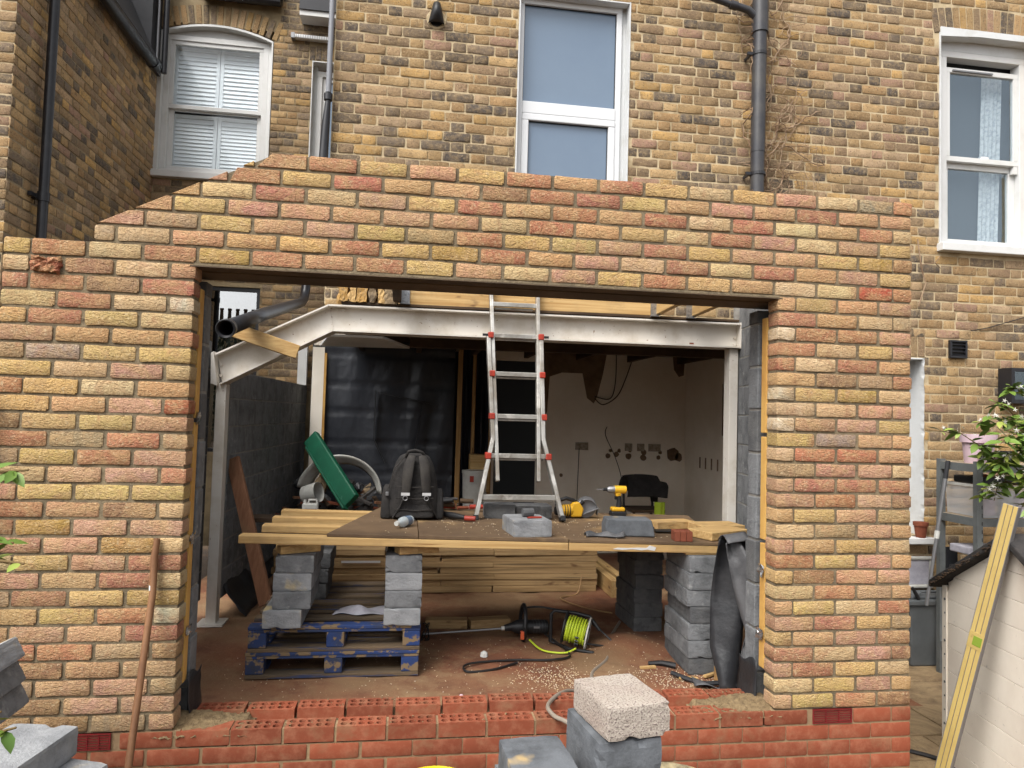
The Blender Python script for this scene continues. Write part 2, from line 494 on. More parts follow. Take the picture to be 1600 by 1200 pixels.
def struct(o):
    o['kind'] = 'structure'
    return o
def stuff(o):
    o['kind'] = 'stuff'
    return o
def B(*a):
    return MB().box(*a)
def Rz(a, loc=(0, 0, 0)):
    return Matrix.Translation(loc) @ Matrix.Rotation(a, 4, 'Z')

# ------------------------------------------------------------------ bricks
_bm = {}
def brick_mesh(L, H, D, seed, amp, matname):
    key = (round(L, 2), round(H, 3), D, seed, amp, matname)
    if key in _bm:
        return _bm[key]
    rnd = random.Random(hash(key[:2]) % 1000 + seed * 17)
    L = round(L, 2)
    nx = 4 if L > 0.15 else 3
    e = min(0.006, H * 0.1)
    xs = [0, e] + [L * k / (nx - 1) for k in range(1, nx - 1)] + [L - e, L]
    zs = [0, e, H - e, H]
    mb = MB()
    nX, nZ = len(xs), len(zs)
    vs = []
    for j, z in enumerate(zs):
        for i, x in enumerate(xs):
            edge = i in (0, nX - 1) or j in (0, nZ - 1)
            corner = i in (0, nX - 1) and j in (0, nZ - 1)
            y = (0.005 if corner else 0.0014) if edge else 0
            dx = dz = 0
            if edge:
                y += rnd.uniform(-0.15, 0.7) * amp
                dx = rnd.uniform(-0.5, 0.5) * amp if i in (0, nX - 1) else 0
                dz = rnd.uniform(-0.6, 0.6) * amp if j in (0, nZ - 1) else 0
                if corner:
                    dx += (amp * 0.7 if i == 0 else -amp * 0.7)
                    dz += (amp * 0.5 if j == 0 else -amp * 0.5)
            else:
                y += rnd.uniform(-0.5, 0.5) * amp
            vs.append((x + dx, y, z + dz))
    fs = [(j * nX + i, j * nX + i + 1, (j + 1) * nX + i + 1, (j + 1) * nX + i) for j in range(nZ - 1) for i in range(nX - 1)]
    ring = [i for i in range(nX)] + [j * nX + nX - 1 for j in range(1, nZ)] + [(nZ - 1) * nX + i for i in range(nX - 2, -1, -1)] + [j * nX for j in range(nZ - 2, 0, -1)]
    o = len(vs)
    vs += [(vs[k][0], D, vs[k][2]) for k in ring]
    n = len(ring)
    fs += [(ring[k], o + k, o + (k + 1) % n, ring[(k + 1) % n]) for k in range(n)]
    mb.add(vs, fs)
    me = mb.mesh('brick', True)
    me.materials.append(MATS[matname])
    _bm[key] = me
    return me

import bmesh
def rough_box(W_, L, H, seed, chip=.004):
    rnd = random.Random(seed)
    bm = bmesh.new()
    bmesh.ops.create_cube(bm, size=1)
    bmesh.ops.scale(bm, vec=(W_, L, H), verts=bm.verts)
    bmesh.ops.translate(bm, vec=(W_ / 2, L / 2, H / 2), verts=bm.verts)
    bmesh.ops.subdivide_edges(bm, edges=bm.edges, cuts=7, use_grid_fill=True)
    for v in bm.verts:
        c = v.co
        ax_ = [(0, W_), (1, L), (2, H)]
        on = [(i, c[i] < d / 2) for i, d in ax_ if c[i] < 1e-5 or c[i] > d - 1e-5]
        if len(on) >= 2:
            k = .001 + rnd.random() * chip * .35 + (rnd.random() * chip * 2 if rnd.random() < .07 else 0) + (chip * .4 if len(on) == 3 else 0)
            for i, lowside in on:
                c[i] += k if lowside else -k
        else:
            for i, lowside in on:
                c[i] += rnd.uniform(-.0007, .0007)
    me = bpy.data.meshes.new('block')
    bm.to_mesh(me)
    bm.free()
    return me

class Wall:
    """bricks laid in a wall's own plane: u along the wall, z up, front face looking to local -y"""
    def __init__(s, T, parent, matname, joined, D, amp, limit=300, keep=None):
        s.T, s.parent, s.m, s.j, s.D, s.amp, s.limit, s.keep = T, parent, matname, joined, D, amp, limit, keep
        s.items = []
    def brick(s, u0, u1, z0, z1, col, dy=0.0):
        if u1 - u0 > 0.025:
            s.items.append((u0, u1, z0, z1, col, dy))
    def finish(s):
        def size(it):
            c = s.T @ Vector(((it[0] + it[1]) / 2, 0, (it[2] + it[3]) / 2))
            x, y, d = px(c)
            vis = d > 0 and -30 < x < 1630 and -30 < y < 1230 and (s.keep is None or s.keep(x, y, c))
            return ((it[1] - it[0]) / max(d, 0.1) ** 2) if vis else 0
        order = sorted(s.items, key=size, reverse=True)
        rest = MB()
        cols = []
        pinv = wm(s.parent).inverted()
        for k, (u0, u1, z0, z1, col, dy) in enumerate(order):
            me = brick_mesh(u1 - u0, z1 - z0, s.D, k % 4, s.amp, s.m)
            M_ = s.T @ Matrix.Translation((u0, dy, z0)) @ Matrix.Rotation(random.uniform(-1, 1) * s.amp * 1.2, 4, 'Y')
            if k < s.limit and size(order[k]) > 0:
                o = bpy.data.objects.new('brick', me)
                C.objects.link(o)
                o.parent = s.parent
                o.matrix_parent_inverse = pinv
                o.matrix_basis = M_
                o.color = (*col, 1)
            else:
                vs = [v.co for v in me.vertices]
                rest.add([tuple(v) for v in vs], [tuple(p.vertices) for p in me.polygons], M_)
                cols += [col] * len(vs)
        if cols:
            me = rest.mesh('bricks', True)
            a = me.color_attributes.new('tint', 'FLOAT_COLOR', 'POINT')
            a.data.foreach_set('color', [x for c in cols for x in (*c, 1)])
            me.materials.append(MATS[s.j])
            o = bpy.data.objects.new('distant_bricks', me)
            link(o, s.parent)
            stuff(o)

def slab(u0, u1, z0, z1, holes, y0, y1):
    """a wall sheet of thickness y0..y1 with rectangular holes and reveals"""
    us = sorted({u0, u1, *[h[0] for h in holes], *[h[1] for h in holes]})
    zs = sorted({z0, z1, *[h[2] for h in holes], *[h[3] for h in holes]})
    us = [u for u in us if u0 <= u <= u1]
    zs = [z for z in zs if z0 <= z <= z1]
    solid = {}
    for i in range(len(us) - 1):
        for j in range(len(zs) - 1):
            cu, cz = (us[i] + us[i + 1]) / 2, (zs[j] + zs[j + 1]) / 2
            solid[i, j] = not any(h[0] < cu < h[1] and h[2] < cz < h[3] for h in holes)
    mb = MB()
    for (i, j), ok in solid.items():
        if not ok:
            continue
        a, b_, c_, d_ = us[i], us[i + 1], zs[j], zs[j + 1]
        mb.add([(a, y0, c_), (b_, y0, c_), (b_, y0, d_), (a, y0, d_)], [(0, 1, 2, 3)])
        mb.add([(a, y1, c_), (b_, y1, c_), (b_, y1, d_), (a, y1, d_)], [(3, 2, 1, 0)])
        for di, dj, q in ((-1, 0, [(a, y0, c_), (a, y0, d_), (a, y1, d_), (a, y1, c_)]), (1, 0, [(b_, y0, c_), (b_, y1, c_), (b_, y1, d_), (b_, y0, d_)]),
                          (0, -1, [(a, y0, c_), (a, y1, c_), (b_, y1, c_), (b_, y0, c_)]), (0, 1, [(a, y0, d_), (b_, y0, d_), (b_, y1, d_), (a, y1, d_)])):
            if not solid.get((i + di, j + dj), False):
                mb.add(q, [(0, 1, 2, 3)])
    return mb

PAL = {'Y': (208, 176, 116), 'y': (214, 186, 142), 'O': (204, 162, 120), 'R': (188, 128, 100), 'r': (199, 154, 128), 'T': (178, 152, 118),
       'G': (166, 148, 126), 'D': (180, 94, 70), 'K': (160, 124, 94), 'W': (222, 204, 178), 'B': (190, 154, 92)}
def tone(code, v=0.06):
    c = PAL[code]
    k = 1 + random.uniform(-v, v)
    return alb(*[max(0, min(255, x * k + random.uniform(-5, 5))) for x in c], 0.74)

# ================================================================== THE SETTING
GZ = -0.53                                                   # garden and passage level
FZ = -0.13                                                   # slab level inside the extension
o = put('ground', MB().add([(-60, -60, GZ - .02), (60, -60, GZ - .02), (60, 60, GZ - .02), (-60, 60, GZ - .02)], [(0, 1, 2, 3)]), 'soil')
struct(o)
pav = struct(put('paving', B(3.62, 8.5, -6, 2.15, GZ - .012, GZ - .008), 'soil'))
# flagstones of the passage, each its own piece
pr = random.Random(3)
yy = -1.2
while yy < 2.1:
    d = pr.choice([0.42, 0.56, 0.30])
    xx = 3.62
    while xx < 7.0:
        wd = pr.choice([0.45, 0.62, 0.84])
        jz = pr.uniform(-.004, .004)
        put('paving_stone', B(xx + .006, min(xx + wd, 7.2) - .006, yy + .006, min(yy + d, 2.14) - .006, GZ - .03, GZ + .008 + jz), 'paving', pav, bevel=.006)
        xx += wd
    yy += d
def floor_h(x, y):
    h = FZ
    h += 0.075 * math.exp(-((x - 2.52) ** 2 / .055 + (y - 1.36) ** 2 / .05))
    h += 0.035 * math.exp(-((x - 2.3) ** 2 / .03 + (y - .75) ** 2 / .05))
    h += 0.004 * math.sin(7 * x + 3 * y) + 0.003 * math.sin(17 * x - 11 * y) + .002 * math.sin(31 * y + 23 * x)
    return h
mb = MB().grid(lambda u, v: (-.75 + 4.6 * u, .30 + 4.9 * v, floor_h(-.75 + 4.6 * u, .30 + 4.9 * v)), 140, 150)
struct(put('floor', mb, 'floor_dust', smooth=True))

# ================================================================== FRONT WALL OF THE EXTENSION
CH = 0.075
fw = thing('brick_wall', 'new front wall of mixed yellow and orange handmade bricks with a wide opening', 'wall', (-.73, 0, 0))
WL, WR, OL, OR = -.727, 3.54, .05, 2.81
def poly_clip_left(z):                                       # left limit of the raked top-left corner
    return -.37 + (z - 2.175) / (2.55 - 2.175) * .74
# mortar body, recessed behind the brick faces
mo = MB()
mo.box(WL + .006, OL - .005, .0070, .1, 0, 2.025)
mo.box(OR + .005, WR - .005, .0070, .1, 0, 2.025)
mo.box(WL + .006, WR - .005, .0070, .1, 2.026, 2.095)
mo.prism([(-.364, 2.096), (WR - .005, 2.096), (WR - .005, 2.543), (.372, 2.543), (-.364, 2.17)], .0070, .1)
put('mortar', mo, 'mortar_new', fw)
wall = Wall(Matrix.Identity(4), fw, 'brick_new', 'brick_new_joined', 0.1, 0.0034)
LP = {26: 'yRKyO', 25: 'RRKR', 24: 'yRyW', 23: 'YRYy', 22: 'rOOR', 21: 'TGYY', 20: 'YyrT', 19: 'RYyO', 18: 'YOrD', 17: 'KYYr', 16: 'RTRT', 15: 'TYRr', 14: 'yrrR',
      13: 'rYYY', 12: 'ROKy', 11: 'KBrr', 10: 'rrBy', 9: 'yYrR', 8: 'rORy', 7: 'TKYB', 6: 'YYRW', 5: 'OrOR', 4: 'RRTK', 3: 'KKOT', 2: 'TrrT', 1: 'KKrr', 0: 'KKTr'}
RP = {26: 'OYOr', 25: 'ROyT', 24: 'WRRr', 23: 'RyYr', 22: 'RyRO', 21: 'OKTR', 20: 'WYBy', 19: 'yyrr', 18: 'WOrY', 17: 'YGOO', 16: 'yRRO', 15: 'Trry', 14: 'rRRR', 13: 'rRrK',
      12: 'OYrT', 11: 'yTrO', 10: 'rOYy', 9: 'RYrO', 8: 'YKOr', 7: 'yRTO', 6: 'OYyR', 5: 'rRYT', 4: 'YOrK', 3: 'RyrK', 2: 'rRYy', 1: 'yYrO', 0: 'rYRK'}
TP = {33: 'YORYrYRORYyYryG', 32: 'rRYROOKRRYOrORO', 31: 'OyRyrYRORORyRyORy', 30: 'OYrrOrOyROYyRryrY', 29: 'rTYOrYTRYYrRYrOYBK', 28: 'yyOOYRYBROryRyROrY',
      27: 'YRyRBRORYryrYROOyyDR'}
def pieces(row, a, b_):
    off = .06 if row % 2 else -.0535
    edges = [a]
    k = -6
    while True:
        e = off + .2275 * k
        k += 1
        if e <= a + .03:
            continue
        if e >= b_ - .03:
            break
        edges.append(e)
    edges.append(b_)
    if b_ == WR and row % 2:                                 # closers at the right-hand end
        edges = [e for e in edges[:-1] if e < 3.40] + [3.435, b_]
    return edges
for row in range(34):
    z0, z1 = row * CH + .0058, (row + 1) * CH - .0066
    if row < 27:
        segs = [(WL, OL, LP[row]), (OR, WR, RP[row])]
    else:
        left = WL if row == 27 else (-.37 if row == 28 else poly_clip_left((row) * CH))
        segs = [(left, WR, TP[row])]
    for a, b_, codes in segs:
        e = pieces(row, a, b_)
        if row == 26 and a == WL:
            e = [WL, -.62, -.485] + [q for q in e if q > -.45]
        for i in range(len(e) - 1):
            code = codes[i] if i < len(codes) else random.choice('YORyrTO')
            u0 = e[i] + (.0065 if i else 0)
            u1 = e[i + 1] - (.0065 if i < len(e) - 2 else 0)
            if row >= 29 and i == 0 or (row >= 29 and u0 < poly_clip_left(z1)):
                # brick cut along the rake
                xl0, xl1 = max(u0, poly_clip_left(z0)), poly_clip_left(z1)
                pl = [(xl0, z0), (u1, z0), (u1, z1), (xl1, z1)] if xl1 < u1 else [(xl0, z0), (u1, z0), (u1, z0 + (z1 - z0) * (u1 - xl0) / max(.01, xl1 - xl0))]
                if u1 - xl0 > .02:
                    bo = put('brick', MB().prism(pl, 0, .1), 'brick_new', fw, bevel=.003)
                    bo.color = (*tone(code), 1)
                continue
            if row == 26 and a == WL and i == 1:
                # broken brick set loose in its hole
                br = MB()
                rr = random.Random(5)
                br.grid(lambda u, v: (u0 + .004 + (u1 - u0 - .012) * u + rr.uniform(-.004, .004), -.004 + rr.uniform(-.006, .010) + (.022 if .25 < u < .6 and v > .6 else 0), z0 - .004 + .064 * v + rr.uniform(-.004, .004)), 9, 6)
                n0 = len(br.v)
                bo = put('brick', br, 'brick_new', fw, solid=.03)
                bo.color = (*alb(176, 104, 82), 1)
                bo['label'] = 'broken loose brick with a rough hollow face'
                continue
            wall.brick(u0, u1, z0, z1, tone(code), random.uniform(-.0025, .0025))
wall.finish()
# reveal faces are the bricks' own sides; a course-end toothing at the jambs
lt = thing('lintel', 'brown steel and concrete lintel across the top of the wide opening', 'lintel', (1.4, 0, 2.02))
put('front_plate', B(OL - .02, OR + .02, -.004, .102, 2.010, 2.0155), 'lintel', lt)
mb = MB().box(OL - .005, OR + .005, -.002, .014, 2.016, 2.0255)
put('mortar_fillet', mb, 'mortar_new', lt)
put('soffit', B(OL - .15, OR + .15,   .106, .30, 2.004, 2.07), 'lintel', lt, bevel=.004)

# ---- inner leaf of blocks at both jambs
def block_leaf(name, label, x_edge, sgn):
    tn = thing(name, label, 'wall', (x_edge, .25, FZ))
    z = FZ + .02
    k = 0
    while z < 1.95:
        h = min(.213, 1.98 - z)
        L = .44 if k % 2 == 0 else .225
        jit = random.uniform(-.004, .004)
        a, b_ = (x_edge - L, x_edge + jit) if sgn < 0 else (x_edge + jit, x_edge + L)
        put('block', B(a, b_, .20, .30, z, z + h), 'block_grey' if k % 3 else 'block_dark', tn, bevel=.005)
        z += .225
        k += 1
    a, b_ = (x_edge - .22, x_edge - .006) if sgn < 0 else (x_edge + .006, x_edge + .22)
    put('mortar', B(a, b_, .206, .294, FZ, 1.98), 'mortar_block', tn)
    return tn
block_leaf('block_leaf', 'grey concrete block inner leaf at the left jamb behind the brickwork', .052, -1)
block_leaf('block_leaf', 'grey concrete block inner leaf at the right jamb behind the brickwork', 2.808, 1)
for sx, lab in ((.048, 'strip of yellow insulation board between brick and block at the left jamb'), (2.812, 'strip of yellow insulation board between brick and block at the right jamb')):
    s_ = -1 if sx < 1 else 1
    tn = thing('insulation_strip', lab, 'insulation', (sx, .14, .1), 'insulation strips in the cavity')
    for k, (z0, z1) in enumerate(((.16, .78), (.80, 1.32), (1.34, 1.93))):
        dx = random.uniform(-.004, .006)
        a, b_ = sorted((sx - s_ * .004 + dx, sx + s_ * .06))
        put('board', B(a, b_, .106, .158, z0, z1), 'insulation', tn, bevel=.003)
    for z in (.36, .77, 1.31) if s_ < 0 else (.62, .30):
        mb = MB()
        rr = random.Random(int(z * 100))
        mb.grid(lambda u, v: (sx - s_ * (.008 + .012 * rr.random()), .10 + .06 * u, z + .05 * v + rr.uniform(-.01, .01)), 4, 4)
        put('foil_tape', mb, 'foil', tn, solid=.001)
for sx, s_, lab in ((.06, -1, 'black damp-proof membrane wrapped round the foot of the left jamb'), (2.80, 1, 'black damp-proof membrane at the foot of the right jamb')):
    rr = random.Random(9 + s_)
    mb = MB()
    mb.grid(lambda u, v: (sx - s_ * (.012 + .03 * (1 - v) ** 2) + rr.uniform(-.003, .003), .13 + .19 * u, -.125 + .30 * v + (.02 * math.sin(6 * u) if v > .9 else 0)), 8, 10)
    o = put('membrane_flap', mb, 'dpc', smooth=True, solid=.003)
    tag(o, lab, 'membrane')

# ---- red plinth under the wall
pl = thing('brick_plinth', 'red smooth engineering brick plinth below the new wall', 'plinth', (-.73, 0, GZ))
holes = [(-.335, -.195, -.071, -.004), (3.015, 3.222, -.071, -.004)]
put('mortar', slab(WL, WR, GZ, -.004, [(OL + .03, OR - .01, -.078, .1)], .005, .1), 'mortar_red', pl)
for k in range(14):
    jx = -.727 + .1125 + .225 * (k + 3)
    if OL + .05 < jx < OR - .05:
        put('perpend', B(jx - .006, jx + .006, .004, .098, -.078, -.012), 'mortar_red', pl)
wl = Wall(Matrix.Identity(4), pl, 'brick_red', 'brick_red', 0.098, 0.0010)
def perf_brick(L=.213, D=.1, H=.064):
    mb = MB()
    nx_, ny_ = 5, 2
    e = .008
    cw, cdp = (L - 2 * e) / nx_, (D - 2 * e) / ny_
    mb.box(0, L, 0, D, 0, H - .045)
    mb.add([(0, 0, H - .045), (L, 0, H - .045), (L, D, H - .045), (0, D, H - .045), (0, 0, H), (L, 0, H), (L, D, H), (0, D, H)],
           [(0, 1, 5, 4), (1, 2, 6, 5), (2, 3, 7, 6), (3, 0, 4, 7)])
    mb.add([(0, 0, H), (L, 0, H), (L, e, H), (0, e, H)], [(0, 1, 2, 3)])
    mb.add([(0, D - e, H), (L, D - e, H), (L, D, H), (0, D, H)], [(0, 1, 2, 3)])
    mb.add([(0, e, H), (e, e, H), (e, D - e, H), (0, D - e, H)], [(0, 1, 2, 3)])
    mb.add([(L - e, e, H), (L, e, H), (L, D - e, H), (L - e, D - e, H)], [(0, 1, 2, 3)])
    for i in range(nx_):
        for j in range(ny_):
            cx, cy = e + cw * (i + .5), e + cdp * (j + .5)
            ring, outer, low = [], [], []
            for k in range(8):
                a = math.pi / 8 + k * math.pi / 4
                ring.append((cx + .0155 * math.cos(a), cy + .0165 * math.sin(a), H))
                low.append((cx + .0155 * math.cos(a), cy + .0165 * math.sin(a), H - .045))
                m_ = max(abs(math.cos(a)), abs(math.sin(a)))
                outer.append((cx + cw / 2 * (1 if math.cos(a) > 0 else -1) * min(1, abs(math.cos(a)) / m_ if abs(math.cos(a)) < m_ else 1),
                              cy + cdp / 2 * (1 if math.sin(a) > 0 else -1) * min(1, abs(math.sin(a)) / m_ if abs(math.sin(a)) < m_ else 1), H))
            cor = [(cx + cw / 2, cy + cdp / 2, H), (cx - cw / 2, cy + cdp / 2, H), (cx - cw / 2, cy - cdp / 2, H), (cx + cw / 2, cy - cdp / 2, H)]
            vs = ring + outer + cor + low
            fs = [(k, 8 + k, 8 + (k + 1) % 8, (k + 1) % 8) for k in range(8)]
            fs += [(8, 16, 9), (10, 17, 11), (12, 18, 13), (14, 19, 15)]
            fs += [(k, (k + 1) % 8, 20 + (k + 1) % 8, 20 + k) for k in range(8)]
            mb.add(vs, fs)
    me = mb.mesh('brick')
    me.materials.append(MATS['brick_red'])
    return me
PB = perf_brick()
def red():
    k = random.uniform(.9, 1.08)
    return alb(166 * k, 90 * k, 64 * k, .57)
for r in range(1, 8):
    z0 = -r * CH + .004
    z1 = z0 + .065
    off = -.727 + (.1125 if r % 2 else 0)
    u = off - .225
    while u < WR:
        a, b_ = max(u + .005, WL), min(u + .220, WR)
        u += .225
        if b_ - a < .03 or (r == 1 and any(h[0] - .05 < a < h[1] + .02 and b_ > h[0] for h in holes)):
            if r == 1 and b_ - a > .03:
                for h in holes:
                    if a < h[0] < b_ and h[0] - .01 - a > .03:
                        wl.brick(a, h[0] - .01, z0, z1, red())
                    if a < h[1] < b_ and b_ - h[1] - .01 > .03:
                        wl.brick(h[1] + .01, b_, z0, z1, red())
            continue
        if r == 1 and a > OL + .05 and b_ < OR - .02:
            o = bpy.data.objects.new('brick', PB)
            o.location = (a, 0, z0)
            link(o, pl)
            o.color = (*red(), 1)
        else:
            wl.brick(a, b_, z0, z1, red())
wl.finish()
# second, inner row of perforated bricks behind it
ip = thing('inner_brick_course', 'second course of perforated red bricks behind the plinth in the opening', 'brick course', (.1, .22, FZ - .06))
put('mortar', B(.0, 2.86, .165, .31, FZ - .06, -.052), 'mortar_red', ip)
u = .09
k = 0
while u < 2.75:
    o = bpy.data.objects.new('brick', PB)
    o.location = (u, .195 + random.uniform(-.006, .006), -.064 + random.uniform(-.003, .003))
    o.rotation_euler = (0, 0, random.uniform(-.01, .01))
    link(o, ip)
    o.color = (*red(), 1)
    u += .226
    k += 1
put('cavity_fill', B(.05, 2.81, .101, .166, -.14, -.075), 'mortar_red', pl)
rr = random.Random(21)
for cx, cy, sx, lab in ((.16, .10, .20, 'heap of mortar droppings on the sill by the left jamb'), (2.66, .10, .22, 'heap of mortar droppings on the sill by the right jamb')):
    mb = MB().grid(lambda u, v: (cx - sx + 2 * sx * u + rr.uniform(-.006, .006), cy - .10 + .24 * v + rr.uniform(-.006, .006),
                                 -.012 + .030 * max(0, 1 - ((u - .5 + (.25 if cx < 1 else -.25)) ** 2 * 3.2 + (v - .5) ** 2 * 4)) + rr.uniform(-.006, .006) - (.02 if min(u, v, 1 - u, 1 - v) < .04 else 0)), 26, 16)
    o = stuff(put('mortar_droppings', mb, 'droppings', smooth=False))
    tag(o, lab, 'mortar')
for i, (a, b_, z0, z1) in enumerate(holes):
    av = thing('air_vent', ['red plastic louvred air vent low in the plinth, left of the opening', 'red plastic louvred air vent low in the plinth, right of the opening'][i], 'vent', (a, 0, z0), 'red air vents in the plinth')
    mb = MB().box(a, b_, -.003, .01, z1 - .004, z1).box(a, b_, -.003, .01, z0, z0 + .004).box(a, a + .005, -.003, .01, z0 + .004, z1 - .004).box(b_ - .005, b_, -.003, .01, z0 + .004, z1 - .004)
    put('frame', mb, 'vent_red', av)
    put('backing', B(a + .005, b_ - .005, .0085, .0095, z0 + .004, z1 - .004), 'tool_black', av)
    for k in range(5):
        zc = z0 + .009 + k * (z1 - z0 - .012) / 5
        put('slat', B(a + .005, b_ - .005, -.001, .004, zc, zc + .0048), 'vent_red', av)
    for k in (1, 2):
        xc = a + (b_ - a) * k / 3
        put('mullion', B(xc - .002, xc + .002, -.002, .008, z0 + .004, z1 - .004), 'vent_red', av)

# ================================================================== SIDE WALLS OF THE EXTENSION (blockwork)
def block_wall(name, label, P0, ang, length, rows_z, tops, face, thick=.1, m='block_dark', ch=.225):
    """blocks laid from P0 along direction ang; face +1: visible side is to the right of travel"""
    tn = thing(name, label, 'wall', (P0[0], P0[1], FZ))
    T = Matrix.Translation((P0[0], P0[1], 0)) @ Matrix.Rotation(ang, 4, 'Z')
    mo_ = MB()
    for i, z in enumerate(rows_z):
        L = tops(i)
        if L <= 0:
            continue
        u = 0 if i % 2 == 0 else -.225
        mo_.box(0, L, (.0025 if face > 0 else -.0975), (.0975 if face > 0 else -.0025), z, z + ch, T)
        while u < L - .03:
            a, b_ = max(u, 0) + .005, min(u + .45, L) - .005
            y0, y1 = (0, thick) if face > 0 else (-thick, 0)
            jy = random.uniform(-.002, .002)
            put('block', MB().box(a, b_, y0 + jy, y1 + jy, z + .005, z + ch - .005, T), m if random.random() < .7 else 'block_grey' if m == 'block_grey' else 'block_dark', tn, bevel=.004)
            u += .45
    put('mortar', mo_, 'mortar_block', tn)
    return tn
SK = math.radians(3.37)
zr = [1.460 - .2065 * k for k in range(8)]                    # bed heights of the left wall
def tl(i):
    return 4.35 if i > 0 else 4.35
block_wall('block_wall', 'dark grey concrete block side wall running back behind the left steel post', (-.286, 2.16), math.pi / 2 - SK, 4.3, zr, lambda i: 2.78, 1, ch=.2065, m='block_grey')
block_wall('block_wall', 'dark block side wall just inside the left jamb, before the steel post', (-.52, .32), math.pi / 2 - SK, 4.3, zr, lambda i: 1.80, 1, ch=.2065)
tn = thing('block_wall', 'upper course of dark blocks on the left side wall below the raked steel', 'wall', (-.52, .4, 1.69))
for k in range(4):
    T = Matrix.Translation((-.52, .32, 0)) @ Matrix.Rotation(math.pi / 2 - SK, 4, 'Z')
    put('block', MB().box(.005 + .45 * k, .445 + .45 * k, 0.002, .1, 1.672, 1.87, T), 'block_dark', tn, bevel=.004)
# right-hand side wall
RA = math.atan2(1.72, .30)
block_wall('block_wall', 'pale grey concrete block side wall at the right inside the extension', (3.29, .32), RA, 1.72, [FZ + .225 * k for k in range(11)], lambda i: 1.76, -1, m='block_grey')
bk = block_wall('block_pier', 'grey block pier carrying the right end of the steel beam', (3.585, 1.99), math.radians(8), .34, [FZ + .225 * k for k in range(11)], lambda i: .34, 1, m='block_grey')

# ================================================================== STEEL FRAME
sf = thing('steel_frame', 'white painted steel frame, long beam with a cranked left end on thin posts', 'steel frame', (1.6, 2.05, FZ))
yb0, yb1, ft = 1.955, 2.135, .012
def ibeam(pts_top, pts_bot):
    mb = MB()
    top, bot = pts_top, pts_bot
    for i in range(len(top) - 1):
        (x0, z0), (x1, z1) = top[i], top[i + 1]
        mb.prism([(x0, z0 - ft), (x1, z1 - ft), (x1, z1), (x0, z0)], yb0, yb1)
        (a0, c0), (a1, c1) = bot[i], bot[i + 1]
        mb.prism([(a0, c0), (a1, c1), (a1, c1 + ft), (a0, c0 + ft)], yb0, yb1)
        mb.prism([(a0, c0 + ft), (a1, c1 + ft), (x1, z1 - ft), (x0, z0 - ft)], 2.03, 2.042)
    return mb
put('beam', ibeam([(.412, 2.160), (3.575, 2.170)], [(.45, 1.966), (3.575, 1.974)]), 'white_steel', sf)
put('raked_beam', ibeam([(-.352, 1.772), (.41, 2.160)], [(-.315, 1.552), (.448, 1.966)]), 'white_steel', sf)
put('end_plate', MB().prism([(-.372, 1.56), (-.328, 1.545), (-.362, 1.785), (-.38, 1.775)], 1.95, 2.14), 'white_steel', sf)
put('end_plate', B(3.572, 3.584, 1.95, 2.14, 1.97, 2.176), 'white_steel', sf)
put('post', B(-.345, -.275, 1.99, 2.09, FZ, 1.56), 'white_steel', sf, bevel=.004)
put('base_plate', B(-.40, -.22, 1.95, 2.13, FZ, FZ + .012), 'white_steel', sf)
put('post', B(3.50, 3.57, 1.99, 2.09, FZ, 1.972), 'white_steel', sf, bevel=.004)
for bx, bz in ((.46, 2.13), (.51, 2.131), (3.555, 2.06), (3.555, 2.01), (-.325, 1.70), (-.325, 1.62)):
    put('bolt', MB().lathe([(.012, 0), (.012, .012)], 6, Matrix.Translation((bx, 2.03, bz)) @ Matrix.Rotation(math.pi / 2, 4, 'X')), 'white_steel', sf)
put('primer_scuff', B(3.18, 3.215, 2.0285, 2.0295, 1.995, 2.008), 'terracotta', sf)
# white boxed ceiling panel and rear post seen under the beam
o = put('ceiling_panel', MB().add([(.39, 2.2, 1.952), (.80, 2.2, 1.952), (1.0, 2.95, 1.952), (.23, 3.06, 1.952), (.39, 2.2, 1.97), (.80, 2.2, 1.97), (1.0, 2.95, 1.97), (.23, 3.06, 1.97)],
                                  [(0, 3, 2, 1), (4, 5, 6, 7), (0, 1, 5, 4), (1, 2, 6, 5), (2, 3, 7, 6), (3, 0, 4, 7)]), 'white_paint')
tag(o, 'white angular ceiling panel just behind the bend of the steel beam', 'ceiling panel')
o = put('rear_post', B(-.225, -.125, 4.86, 4.94, 1.668, 2.12), 'white_paint', bevel=.004)
tag(o, 'white post rising above the far end of the dark block wall', 'post')

# ================================================================== ROOF TIMBERS ABOVE THE BEAM
def timber(name, label, cat, a, b_, wd, th, m, up=(0, 0, 1), parent=None, group=None, bevel=.004):
    o = put(name, MB().bar(a, b_, wd, th, up), m, parent, bevel=bevel)
    if parent is None:
        tag(o, label, cat, group)
    return o
timber('ledger_board', 'long yellow timber ledger board resting on the white steel beam', 'timber', (.96, 1.985, 2.272), (2.84, 1.985, 2.282), .047, .17, 'timber_x')
timber('packing_plate', 'dark timber packer between the beam flange and the ledger board', 'timber', (.50, 2.0, 2.178), (3.56, 2.0, 2.188), .09, .02, 'timber_dark')
for i, (x, lab) in enumerate(((2.90, 'yellow roof joist running forward beside the right joist hanger'), (3.19, 'yellow roof joist nearest the right-hand block wall'), (.90, 'weathered double roof joist at the left end of the ledger board'))):
    z = 2.28 + (.005 if i < 2 else 0)
    timber('roof_joist', lab, 'joist', (x, .38, z + .06), (x, 2.0, z), .047 if i < 2 else .06, .16, 'timber_y' if i < 2 else 'timber_dark', group='roof joists')
